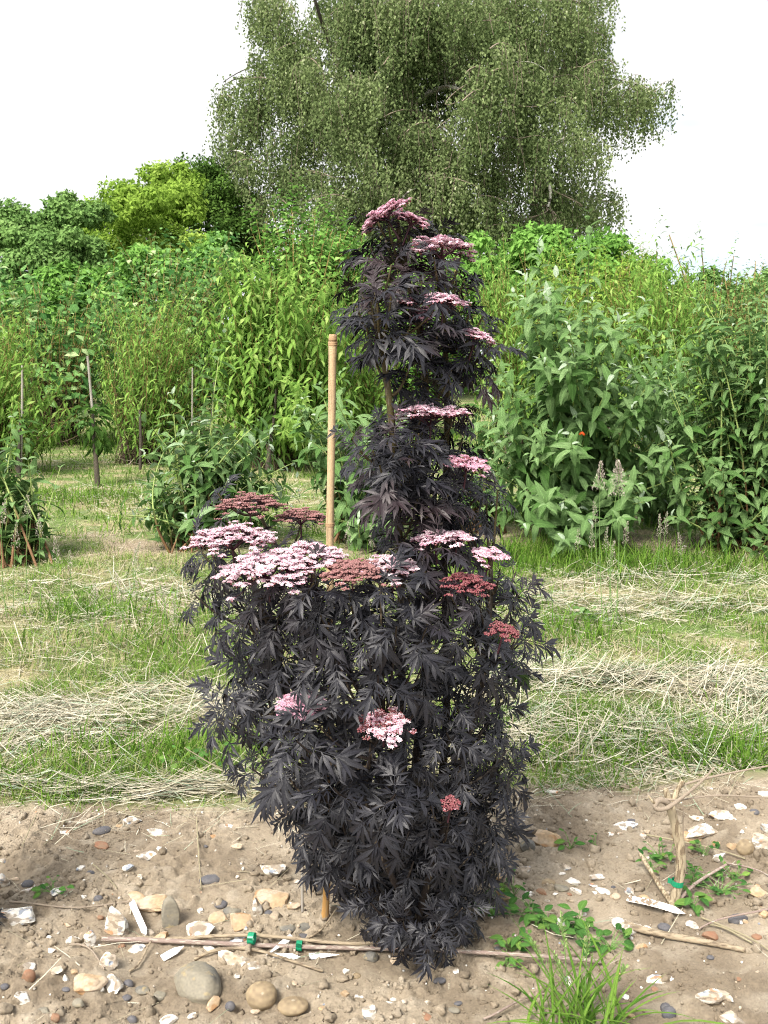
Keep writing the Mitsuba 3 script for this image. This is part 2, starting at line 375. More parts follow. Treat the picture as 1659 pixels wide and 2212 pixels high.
# px, py, width, depth, strands, height, main direction
SWATHS = [(250, 1545, 1.5, .20, 2400, .07, 0.1, .5), (60, 1570, .6, .2, 700, .06, 0.3, .5), (480, 1520, .7, .18, 900, .06, .1, .5), (230, 1708, 1.3, .055, 1700, .05, 0.0, .22), (520, 1715, .6, .06, 500, .03, 0.1, .5), (130, 1640, .8, .10, 350, .03, .3, .8),
          (1330, 1480, 1.0, .22, 1700, .08, .15, .5), (1560, 1500, .8, .25, 1500, .09, .5, .9), (1250, 1590, .6, .20, 800, .05, .1, .6), (1520, 1610, .8, .22, 1300, .06, -.1, .8), (1350, 1560, .8, .2, 700, .05, .3, .8), (1400, 1650, .8, .10, 350, .02, 0, .8),
          (1450, 1320, 1.6, .25, 2200, .08, 0.05, .6), (1250, 1330, 1.0, .22, 900, .06, .1, .6), (1480, 1250, 1.8, .3, 1500, .06, .1, .8), (1200, 1260, 1.0, .3, 600, .05, .1, .8), (200, 1350, 2.0, .35, 1800, .05, .1, .7), (480, 1290, 1.4, .3, 1100, .05, .1, .8), (300, 1270, 2.2, .3, 1200, .05, .1, .8), (150, 1430, 1.6, .3, 900, .03, .1, 1.), (620, 1330, 1.0, .3, 600, .04, .1, 1.),
          (200, 1090, 3.5, .5, 1500, .07, .1, .7), (450, 1060, 4, .5, 1500, .07, .1, .7), (160, 1000, 5, .6, 1200, .08, .1, .7), (700, 1090, 3, .5, 900, .06, .1, .7), (1100, 1040, 3, .6, 900, .07, .1, .7), (1400, 1080, 3, .6, 700, .05, .1, .7), (800, 980, 6, .8, 1300, .08, .1, .7), (1300, 1000, 6, .8, 900, .08, .1, .7)]
for px, py, sx, sy, n, h, al, sp in SWATHS:
    n = n if py > 1470 else int(n * 0.5)
    c = ground(px, py)
    x = c[0] + rng.uniform(-0.6, 0.6, n) * sx + rng.normal(0, 0.1, n) * sx
    y = c[1] + rng.normal(0, 0.7, n) * sy + 0.06 * np.sin(x * 5 + px) + 1.3 * sy * (meshkit.noise(np.stack([x * 2.2 + px, x * 0, x * 0], -1), 6) - 0.5)
    hh = h * np.exp(-((y - c[1]) / (sy * 0.9)) ** 2) * (0.5 + 1.0 * meshkit.noise(np.stack([x * 4, y * 4, x * 0], -1), 8))
    far = 1 + 0.10 * c[1]
    k = rng.uniform(0, 1, n) < (0.35 + 0.65 * sstep(0.35, 0.6, meshkit.noise(np.stack([x * 6, y * 9, x * 0], -1), 18)))
    straw(int(k.sum()), x[k], y[k], hh[k], 0.06, 0.32, 0.00150 * far, al, sp)
# scattered strands over turf and soil
x, y = field_points(6000, 3.35, 12, power=1.3)
straw(len(x), x, y, 0.025, 0.05, 0.20, 0.0012, 0.1, 1.2)
x, y = field_points(26000, 3.38, 9.5, power=1.3)                      # matted brown thatch under it
k = (rng.uniform(0, 1, len(x)) < 0.25 + 0.75 * sstep(0.38, 0.6, meshkit.fbm(np.stack([x * 1.5, y * 2.6, x * 0 + 5], -1), 3, 51))) & (y > soil_edge(x))
straw(int(k.sum()), x[k], y[k], 0.018, 0.02, 0.09, 0.0016, 0.3, 1.5)
m.uv[-1][:, 0] = np.floor(m.uv[-1][:, 0] * 0.42) + 0.5
n = 190
x, y = rng.uniform(-1.1, 1.1, n), 1.95 + 1.45 * rng.uniform(0, 1, n) ** 0.6
straw(n, x, y, 0.006, 0.04, 0.20, 0.0010, 0.2, 0.9)
n = 260
x = rng.uniform(-1.3, 1.3, n)
straw(n, x, soil_edge(x) - np.abs(rng.normal(0, 0.10, n)), 0.008, 0.05, 0.25, 0.0011, 0.15, 0.7)
put('hay', m, 'hay_mat', False)
tag('hay', 'pale dry cut grass lying in loose swaths on the turf', 'hay', kind='stuff')

# ---------------------------------------------------------------- black elder
rng = np.random.default_rng(7)
LOBE = ribbon(3, lambda t: 0.12 if t == 0 else LANCE(t), 3)


def elder_leaf(seed, lobe_pattern=LOBE):
    """A pinnate, deeply cut leaf along +x, one unit long to the base of its end leaflet, face up."""
    r = np.random.default_rng(seed)
    m = Mesh()
    pos, X, L, W, bend = [], [], [], [], []

    def lobe(p, ang, length, width, b):
        pos.append([p[0], p[1], 0.0])
        X.append([math.cos(ang), math.sin(ang), 0.05])
        L.append(length), W.append(width), bend.append(b)

    def leaflet(p, ang, length):
        lobe(p, ang, length, length * r.uniform(0.068, 0.088), r.uniform(0.2, 0.95))
        for s in (1, -1):
            for k, t in enumerate((0.10, 0.36)):
                if k and r.uniform() < 0.75:
                    continue
                q = (p[0] + math.cos(ang) * length * t, p[1] + math.sin(ang) * length * t)
                lobe(q, ang + s * r.uniform(0.42, 0.75), length * (0.66 - 0.2 * k) * r.uniform(0.8, 1.15), length * 0.055 * r.uniform(0.8, 1.2), r.uniform(0.1, 0.7))

    for t, ln, ang in ((0.34, 0.60, 1.0), (0.66, 0.78, 0.80), (0.97, 0.86, 0.52)):
        for s in (1, -1):
            leaflet((t + r.uniform(-.05, .05), 0), s * ang * r.uniform(0.8, 1.2), ln * r.uniform(0.8, 1.15))
    leaflet((1.0, 0), r.uniform(-.12, .12), 1.0)
    n = len(pos)
    Z = unit(np.stack([r.normal(0, .25, n), r.normal(0, .40, n), np.ones(n)], -1))
    v, f, uv = leafs(lobe_pattern, np.array(pos), np.array(X), Z, L, W, np.array(bend), r.uniform(0.1, 0.9, n), 0.18)
    m.add(v, f, uv)
    m.add(*tubes(np.array([[0, 0, 0], [0.5, 0, 0], [1.0, 0, 0]]), np.array([0.018, 0.014, 0.010]), 4))
    v, f, uv = np.vstack(m.v), np.vstack(m.f), np.vstack(m.uv)
    b = r.uniform(0.12, 0.55)                                           # the whole leaf arches
    x, z = v[:, 0], v[:, 2] - 0.26 * v[:, 1] ** 2
    return np.stack([np.sin(b * x) / b + z * np.sin(b * x), v[:, 1], z * np.cos(b * x) - (1 - np.cos(b * x)) / b], -1), f, uv


LEAF = [elder_leaf(40 + k) for k in range(9)]
LEAF_LOW = [elder_leaf(40 + k, ribbon(2, lambda t: 0.12 if t == 0 else 1.0 if t < 1 else 0.0, 3)) for k in range(9)]
LEAF_PLY = [mikit.ply((v, f), 'elder_leaf_mat', smooth=True, uv=uv) for v, f, uv in LEAF]
LEAF_GREEN = [mikit.ply((v, f), 'elder_green_mat', smooth=True, uv=uv) for v, f, uv in LEAF[:3]]


def rosette(tip, up, n_pairs, size, turn, young=0.0):
    """Frames of the leaves round a shoot's end: list of 4 x 4 matrices."""
    out = []
    up = unit(np.asarray(up, float))
    a = unit(np.cross(up, [0.3, 0.9, 0.2]))
    b = np.cross(up, a)
    for k in range(n_pairs):
        base = tip - up * (0.008 + 0.030 * k)
        for s in (0, 1):
            az = turn + k * math.pi / 2 + s * math.pi + rng.normal(0, 0.2)
            el = (0.62 - 0.36 * k if not young else 0.66 - 0.30 * k) + rng.normal(0, 0.18)
            rad = math.cos(az) * a + math.sin(az) * b
            X = unit(math.cos(el) * rad + math.sin(el) * up + np.array([0, 0, -0.12 if not young else -0.04]))
            Z = unit(up - (up @ X) * X + rng.normal(0, 0.10, 3))
            Z = unit(Z - (Z @ X) * X)
            sc = size * (0.72 + 0.16 * min(k, 2)) * rng.uniform(0.85, 1.15)
            M = np.eye(4)
            M[:3, 0], M[:3, 1], M[:3, 2], M[:3, 3] = X * sc, np.cross(Z, X) * sc, Z * sc, base
            out.append(M)
    return out


# outline of the shrub in the photograph: row, left, right
OUTLINE = np.array([(452, 815, 890), (500, 800, 960), (560, 790, 1010), (620, 770, 1010), (680, 770, 1025), (740, 800, 1050), (800, 830, 985), (860, 850, 985), (930, 800, 1000), (990, 805, 1010), (1050, 815, 1040), (1120, 860, 1035),
                    (1165, 850, 1040), (1172, 420, 1045), (1220, 450, 1100), (1290, 460, 1130), (1370, 500, 1150), (1450, 510, 1110), (1520, 500, 1075), (1600, 565, 1090), (1680, 590, 1090), (1760, 650, 1065), (1850, 700, 1075), (1930, 795, 1025), (1985, 810, 1005), (2025, 850, 975)], float)


def span(py):
    return np.interp(py, OUTLINE[:, 0], OUTLINE[:, 1]), np.interp(py, OUTLINE[:, 0], OUTLINE[:, 2])


ROOT = ground(862, 2025)
DEPTH = ROOT[1]
HOLES = [(762, 1432, 34), (872, 1108, 30), (905, 815, 26), (720, 1395, 24), (826, 760, 26), (832, 810, 26), (838, 860, 26), (600, 1120, 40), (700, 1140, 40), (780, 1160, 50)]
shoots = []                                                            # tip, up, pairs, size


HEADS = [(822, 452, 105), (893, 466, 75), (955, 520, 148), (940, 640, 130), (1030, 716, 74), (930, 884, 148), (1010, 993, 100), (950, 1152, 120), (1062, 1190, 84), (500, 1140, 186), (575, 1205, 205), (675, 1184, 165), (850, 1210, 130), (757, 1222, 112), (1005, 1248, 106), (1090, 1356, 64), (655, 1520, 90), (830, 1554, 114), (975, 1732, 38)]


def fill(layer, spacing, pairs, tries):
    got = []
    for _ in range(tries):
        py = rng.uniform(455, 2050)
        xl, xr = span(py)
        px = rng.uniform(xl, xr)
        u = (px - 0.5 * (xl + xr)) / max(1, 0.5 * (xr - xl))
        if any((px - hx) ** 2 + (py - hy) ** 2 < (hr + (30 if layer else 0)) ** 2 for hx, hy, hr in HOLES):
            continue
        if layer < 1 and any(abs(px - hx) < hw / 2 + 20 and -70 < py - hy < 14 for hx, hy, hw in HEADS):
            continue
        sp = spacing * (0.86 if py < 1160 else 0.72 if py > 1720 else 1.0)
        if any((px - a) ** 2 + (py - c) ** 2 < sp ** 2 for a, c in got):
            continue
        got.append((px, py))
        half = 0.5 * (xr - xl) / F * DEPTH
        deep = min(half, 0.36) * 0.85 * math.sqrt(max(0.02, 1 - u * u))
        Y = DEPTH + {0: -deep, 1: 0.1 * deep, 2: deep}[layer] + rng.normal(0, 0.02)
        tip = at(px, py, Y)
        if tip[2] < 0.07:
            continue
        up = np.array([0.75 * u + rng.normal(0, 0.18), {0: -0.45 - 0.75 * float(sstep(1200, 1400, py)), 1: -0.1, 2: 0.5}[layer] + rng.normal(0, 0.15), 0.95])
        shoots.append((tip, up, pairs, rng.uniform(0.066, 0.088) * (0.84 if py < 1150 else 1.0) * (0.85 if py > 1850 else 1.0), 0))


fill(0, 66, 3, 9000)
fill(1, 76, 3, 6000)
fill(2, 92, 2, 4000)
for px, py, dy, ux, sz in ((430, 1185, -.05, -.9, .06), (420, 1285, -.1, -.8, .062), (485, 1500, -.2, -.8, .075), (470, 1540, -.05, -.8, .065), (545, 1660, -.1, -.8, .06), (1130, 1365, -.1, .9, .075), (1115, 1235, 0, .8, .07), (1095, 1620, -.1, .8, .065), (1085, 1690, -.05, .8, .065), (1060, 745, 0, .9, .06), (1045, 680, 0, .8, .055), (1050, 1070, 0, .8, .06), (1000, 610, 0, .7, .055),
                           (800, 640, -.15, -.5, .062), (770, 660, -.1, -.8, .055), (790, 700, -.12, -.7, .055), (800, 960, -.1, -.8, .06), (640, 1600, -.34, -.3, .085), (720, 1700, -.36, -.1, .078), (855, 1715, -.38, .1, .074), (470, 1065, .1, -.6, .05), (650, 1130, .1, .3, .05), (950, 2000, -.2, .2, .06), (935, 2022, -.24, .3, .05), (870, 1990, -.24, -.1, .058), (1000, 1960, -.16, .5, .06), (800, 1950, -.2, -.4, .062), (690, 1815, -.1, -.6, .055), (1030, 1880, -.05, .7, .06), (850, 935, -.2, -.1, .07), (885, 985, -.2, .2, .066), (820, 1005, -.2, -.4, .066), (905, 935, -.18, .3, .06), (850, 1030, -.2, -.1, .06), (815, 655, -.18, -.2, .07), (845, 640, -.16, .3, .06), (930, 1115, -.1, 0, .066), (985, 1105, -.08, .4, .062), (900, 1085, -.1, -.2, .062), (1015, 1128, -.06, .6, .06), (895, 1150, -.05, -.3, .06), (760, 945, -.12, -.8, .055), (1075, 1060, -.06, .8, .055), (1070, 735, -.04, .9, .06)):
    shoots.append((at(px, py, DEPTH + dy), np.array([ux, -0.45 - 0.5 * (py > 1300), 0.9]), 3, sz * 1.15, 0))
elder = numbered('elder_shrub')
tag(elder, 'tall black-leaved elder with flat pink flower heads, standing in bare soil in the middle', 'shrub')
frames = []
for k, (tip, up, pairs, size, _) in enumerate(shoots):
    frames += [(M, tip) for M in rosette(tip, up, pairs, size, rng.uniform(0, 3.1), float(tip[2] > 1.12))]
frames.sort(key=lambda q: q[0][1, 3])
rest = Mesh()
for k, (M, tip) in enumerate(frames):
    which = int(rng.integers(0, 9))
    if k < 300:
        scene[f'{elder}__{numbered(elder + "__leaf")[len(elder) + 2:]}'] = {**LEAF_PLY[which], 'to_world': T(M)}
        TRIS[0] += len(LEAF[which][1])
    else:
        v, f, uv = LEAF_LOW[which]
        rest.add(v @ M[:3, :3].T + M[:3, 3], f, uv)
put(f'{elder}__foliage', rest, 'elder_leaf_mat')
tag(f'{elder}__foliage', 'finely cut black leaves deeper in the shrub', kind='stuff')
for k, (px, py, dy) in enumerate(((1105, 1405, -.08), (1120, 1425, -.05), (1085, 1420, -.1))):
    M = rosette(at(px, py, DEPTH + dy), (0.6, -0.4, 0.8), 1, 0.075, 0.6 + k)[0]
    key = f'{elder}__{numbered(elder + "__green_leaf")[len(elder) + 2:]}'
    scene[key] = {**LEAF_GREEN[k], 'to_world': T(M)}
    if k == 0:
        tag(key, 'greenish young leaf at the right edge of the elder')

# stems
m = Mesh()
AXES = []
for pts, r0, r1 in (([ROOT - [0, 0, .05], at(880, 1900, DEPTH), at(905, 1600, DEPTH + .02), at(925, 1300, DEPTH + .03), at(915, 1000, DEPTH + .02), at(916, 780, DEPTH), at(880, 600, DEPTH), at(858, 480, DEPTH)], .017, .006),
                    ([ROOT + [-.02, -.03, -.05], at(872, 1800, DEPTH - .06), at(868, 1500, DEPTH - .08), at(864, 1190, DEPTH - .08), at(853, 1020, DEPTH - .09), at(843, 880, DEPTH - .1), at(820, 715, DEPTH - .1), at(812, 650, DEPTH - .1)], .012, .0075),
                    ([ROOT + [.02, 0, -.05], at(930, 1850, DEPTH), at(965, 1500, DEPTH), at(960, 1200, DEPTH + .05), at(965, 900, DEPTH + .05), at(960, 700, DEPTH), at(953, 545, DEPTH)], .012, .006),
                    ([ROOT + [-.03, .02, -.05], at(800, 1850, DEPTH), at(740, 1600, DEPTH), at(700, 1380, DEPTH), at(672, 1210, DEPTH - .03)], .012, .007),
                    ([ROOT + [-.03, -.02, -.05], at(780, 1850, DEPTH - .1), at(650, 1600, DEPTH - .1), at(580, 1350, DEPTH - .1), at(500, 1190, DEPTH - .1)], .011, .006),
                    ([ROOT + [.03, -.02, -.05], at(940, 1850, DEPTH - .15), at(1010, 1600, DEPTH - .12), at(1050, 1400, DEPTH - .1), at(1060, 1230, DEPTH - .05)], .011, .006),
                    ([ROOT + [0, .03, -.05], at(850, 1800, DEPTH + .1), at(780, 1500, DEPTH + .15), at(640, 1250, DEPTH + .15), at(560, 1110, DEPTH + .15)], .010, .005),
                    ([ROOT + [0, -.04, -.04], at(850, 1900, DEPTH - .2), at(790, 1700, DEPTH - .24), at(830, 1570, DEPTH - .22)], .009, .005)):
    line = smooth_line(pts, 40)
    AXES.append(line)
    mm = Mesh().add(*tubes(line, np.linspace(r0, r1, 40)[None], 8, cap=True))
    put(f'{elder}__{numbered(elder + "__stem")[len(elder) + 2:]}', mm, 'elder_stem_mat')
every = np.vstack(AXES)
tips = np.array([s[0] for s in shoots])
start = []
for t in tips:
    dd = np.linalg.norm((every - t) * [1, 1, 0.6], axis=1) + 9 * (every[:, 2] > t[2] - 0.06)
    start.append(every[np.argmin(dd)])
start = np.array(start)
P = bezier(start, start * 0.45 + tips * 0.55 - [0, 0, 0.05], tips, 7)
m.add(*tubes(P, np.linspace(0.0048, 0.0022, 7)[None] * np.ones((len(tips), 1)), 5))
put(f'{elder}__twigs', m, 'elder_stem_mat')
tag(f'{elder}__twigs', 'thin dark side shoots inside the leaves', kind='stuff')


# ---------------------------------------------------------------- flower heads
def star(r):
    """Five petals round a sunken centre, unit radius, face up."""
    v, f = [[0, 0, -0.1]], []
    for k in range(10):
        a, rad = k * math.pi / 5, 1.0 if k % 2 == 0 else 0.48
        v.append([math.cos(a) * rad, math.sin(a) * rad, 0.12 if k % 2 == 0 else -0.02])
        f.append([0, k + 1, (k + 1) % 10 + 1])
    return np.array(v), np.array(f), np.array([0.0] + [1.0 if k % 2 == 0 else 0.5 for k in range(10)])


STAR_V, STAR_F, STAR_R = star(1)


def flower_head(center, dia, normal, open_share, n_clusters, label=None, tint=(0.0, 1.0), dome=0.16, base_drop=0.26, brown=0):
    key = f'{elder}__{numbered(elder + "__flower_head")[len(elder) + 2:]}'
    N = unit(np.asarray(normal, float))
    A = unit(np.cross(N, [0.1, 1, 0.2]))
    B = np.cross(N, A)
    R = dia / 2
    i = np.arange(n_clusters) + 0.5
    rr, th = np.sqrt(i / n_clusters), i * 2.39996 + rng.normal(0, 0.12, n_clusters)
    rr = rr * (1 + 0.16 * np.cos(5 * th + rng.uniform(0, 6))) * rng.uniform(0.9, 1.08, n_clusters)
    hgt = -dome * rr ** 2 * R * 2 + rng.normal(0, 0.034, n_clusters) * R * 2
    cc = center + R * rr[:, None] * (np.cos(th)[:, None] * A + np.sin(th)[:, None] * B) + hgt[:, None] * N
    keep = (meshkit.noise(cc * 38, 12) > 0.27) | (rng.uniform(0, 1, n_clusters) < 0.25)
    cc = cc[keep]
    n_clusters = len(cc)
    hub = center - N * dia * base_drop
    # branches
    five = np.array([hub + (N * dia * base_drop * 0.55 + R * 0.42 * (math.cos(a) * A + math.sin(a) * B)) for a in np.arange(5) * 2 * np.pi / 5 + 0.4])
    near = np.argmin(np.linalg.norm(cc[:, None] - five[None], axis=2), axis=1)
    st = Mesh()
    st.add(*tubes(bezier(np.repeat(hub[None], 5, 0), (hub + five) / 2 + N * dia * 0.02, five, 4), np.linspace(.0028, .0018, 4)[None] * np.ones((5, 1)), 5))
    st.add(*tubes(np.stack([hub - N * 0.05, hub + N * 0.002]), np.array([[.0026, .0024]]), 5))
    st.add(*tubes(bezier(five[near], five[near] * 0.4 + cc * 0.6 + N * 0.004 - N * dia * 0.05, cc - N * 0.003, 4), np.linspace(.0013, .0008, 4)[None] * np.ones((n_clusters, 1)), 3))
    put(f'{key}__stalk', st, 'umbel_stalk_mat')
    # florets and buds
    per = 18
    n = n_clusters * per
    off = rng.normal(0, 1, (n, 3))
    off = off / np.linalg.norm(off, axis=1, keepdims=True) * rng.uniform(0.2, 1, (n, 1)) ** 0.5
    sp = R * 1.55 / math.sqrt(n_clusters)
    up_part = off @ N
    pos = np.repeat(cc, per, 0) + sp * (off - up_part[:, None] * N) + N * (0.18 * sp * np.abs(up_part))[:, None]
    lead = ((pos - center) @ (-B * 0.7 + A * 0.3)) / R
    is_open = (np.repeat(rng.uniform(0, 1, n_clusters), per) * 0.6 + 0.4 * rng.uniform(0, 1, n) + 0.12 * lead) < open_share
    p, k = pos[is_open], int(is_open.sum())
    if k:
        Zs = unit(N * 1.0 + 0.45 * off[is_open] + rng.normal(0, 0.28, (k, 3)))
        Xs = unit(np.cross(Zs, rng.normal(0, 1, (k, 3))))
        Ys = np.cross(Zs, Xs)
        s = rng.uniform(0.0038, 0.0054, k)[:, None, None]
        v = p[:, None] + s * (STAR_V[None, :, :1] * Xs[:, None] + STAR_V[None, :, 1:2] * Ys[:, None] + STAR_V[None, :, 2:] * Zs[:, None])
        u = np.repeat(np.floor((tint[0] + (tint[1] - tint[0]) * rng.uniform(0, 0.99, k)) * 62) + 0.5, 11)
        put(f'{key}__blossom', Mesh().add(v, STAR_F[None] + (np.arange(k) * 11)[:, None, None], np.stack([u, np.tile(STAR_R, k)], -1)), 'floret_mat', False)
        tag(f'{key}__blossom', 'mass of tiny five-petalled pale pink florets', kind='stuff')
    p = pos[~is_open] if k < n else pos[:0]
    if open_share > 0.9:
        p = np.vstack([p, pos[:: 9] - N * 0.005])
    if len(p):
        b = trimesh.Trimesh([[1, 0, 0], [-1, 0, 0], [0, 1, 0], [0, -1, 0], [0, 0, 1], [0, 0, -1]], [[0, 2, 4], [2, 1, 4], [1, 3, 4], [3, 0, 4], [2, 0, 5], [1, 2, 5], [3, 1, 5], [0, 3, 5]], process=False)
        s = rng.uniform(0.0016, 0.0029, len(p))[:, None, None]
        v = p[:, None] + s * np.array(b.vertices)[None]
        u = np.repeat(np.floor((rng.uniform(0.55, 0.99, len(p)) if brown else rng.uniform(0, 0.6, len(p))) * 62) + 0.5, len(b.vertices))
        put(f'{key}__buds', Mesh().add(v, np.array(b.faces)[None] + (np.arange(len(p)) * len(b.vertices))[:, None, None], np.stack([u, u * 0], -1)), 'bud_mat')
        tag(f'{key}__buds', 'small round unopened buds', kind='stuff')
    if label:
        tag(key, label)


def head(px, py, wide, dy, normal, opened, n, label, **kw):
    c = at(px, py, DEPTH + dy)
    d = np.linalg.norm(c - EYE)
    flower_head(c, wide / F * d, normal, opened, n, label, **kw)


head(822, 452, 105, -.06, (-.55, .05, .85), 1.1, 60, 'topmost pink flower head, tilted to the left', tint=(0, .6))
head(893, 466, 75, -.05, (.35, .0, .95), 1.1, 40, 'small flower head at the tip beside the topmost one', tint=(0, .6))
head(955, 520, 148, -.04, (.03, .12, 1), 1.1, 90, 'wide flower head seen from below, near the top on the right', tint=(.1, .8))
head(958, 638, 100, -.12, (.05, -.05, 1), 1.1, 60, 'white flower head in the upper third of the tower')
head(882, 644, 42, -.14, (-.1, -.1, 1), 1.1, 18, None)
head(1030, 716, 74, -.08, (.25, -.1, 1), 1.1, 42, 'flower head beside the right-hand leaf sprays of the tower')
head(915, 676, 45, -.05, (0, -.5, .6), 1.1, 16, None, tint=(0, .3))
head(930, 884, 148, -.12, (0, -.02, 1), 1.1, 90, 'flower head seen edge-on halfway up the tower', dome=0.05)
head(1010, 993, 100, -.13, (.1, -.12, 1), .75, 60, 'reddish pink flower head on the right of the tower', tint=(0, .4))
head(938, 1152, 92, -.18, (-.1, -.1, 1), 1.1, 48, 'left of two flower heads where the tower meets the wide base')
head(990, 1152, 60, -.16, (.1, -.1, 1), 1.1, 30, None)
head(1062, 1190, 84, -.16, (.2, -.1, 1), 1.1, 44, 'pink flower head at the right shoulder of the shrub', tint=(0, .8))
head(500, 1140, 186, -.14, (-.05, .03, 1), 1.1, 150, 'broad white-pink flower head at the upper left', tint=(.2, 1))
head(575, 1205, 205, -.26, (-.05, -.12, 1), 1.1, 190, 'broadest white-pink flower head at the left shoulder', tint=(.2, 1))
head(675, 1184, 165, -.22, (.05, -.02, 1), 1.1, 130, 'white-pink flower head between the broadest one and the cane', tint=(.2, 1))
head(850, 1210, 130, -.24, (.03, -.06, 1), 1.1, 110, 'white flower head right of the brown buds', tint=(.3, 1))
head(760, 1220, 125, -.30, (-.02, -.15, 1), 0, 150, 'brown-pink head of unopened buds between white flower heads', brown=1)
head(538, 1074, 140, .05, (-.05, .05, 1), 0, 130, 'brown bud head rising at the upper left', brown=1)
head(650, 1104, 110, .1, (0, .05, 1), 0, 80, 'brown bud head left of the bamboo cane', brown=1)
head(1005, 1248, 106, -.26, (.05, -.1, 1), 0, 70, 'dark red bud head at the right shoulder')
head(1090, 1356, 64, -.28, (.2, -.2, 1), 0, 34, 'small dark red bud head at the right edge')
head(650, 1512, 104, -.27, (0, -.2, 1), .9, 60, 'pink flower head half hidden by a leaf, left of centre', tint=(0, .45))
head(830, 1554, 104, -.34, (.02, -.35, 1), .50, 80, 'half opened red and white flower head in the middle of the shrub', tint=(.1, 1))
head(975, 1732, 38, -.34, (.1, -.3, 1), 0, 14, 'tiny red bud head low on the right')
head(826, 736, 34, .05, (0, -.2, 1), .6, 12, None, tint=(0, .3))

# ---------------------------------------------------------------- bamboo cane beside the elder
scene['bamboo_mat'] = solid_bsdf(lambda p, n, uv: mix(mix((0.44, 0.25, 0.085), (0.50, 0.37, 0.22), smoothstep(0.25, 1.05, p.z)), (0.30, 0.22, 0.13), 0.75 * smoothstep(0.45, 0.75, fbm(p.x * 160, p.y * 160, p.z * 9))), rough=0.5, spec=0.35)
scene['bamboo_node_mat'] = solid_bsdf((0.38, 0.25, 0.14), rough=0.7)
cane = numbered('bamboo_cane')
tag(cane, 'upright tan bamboo cane standing in the soil just left of the black elder', 'cane')
foot = ground(702, 1992)
top = at(725, 722, foot[1] - 0.02)
def cane_at(s):
    return foot + (top - foot) * s + np.array([0.007 * math.sin(s * 5.5) + 0.0015 * math.sin(s * 17), 0, 0])
NODES = [0.0, 0.17, 0.345, 0.53, 0.695, 0.985, 1.0]
for a, b in zip(NODES[:-2], NODES[1:-1]):
    s = np.linspace(a, b, 12)
    e = np.minimum(s - a, b - s) / (b - a)
    put(f'{cane}__{numbered(cane + "__internode")[len(cane) + 2:]}', Mesh().add(*tubes(np.array([cane_at(q) for q in s]), (0.0098 + 0.0013 * np.exp(-e * 40))[None], 14)), 'bamboo_mat')
for s0 in NODES[1:-1]:
    s = np.linspace(s0 - 0.0035, s0 + 0.0035, 6)
    put(f'{cane}__{numbered(cane + "__node")[len(cane) + 2:]}', Mesh().add(*tubes(np.array([cane_at(q) for q in s]), (0.0112 + 0.0012 * np.array([0, 1, .35, .35, 1, 0]))[None], 14)), 'bamboo_node_mat')
put(f'{cane}__top', Mesh().add(*tubes(np.array([cane_at(q) for q in np.linspace(0.988, 1.0, 4)]), np.array([[.0108, .0106, .0104, .0098]]), 14, cap=True)), 'bamboo_node_mat')


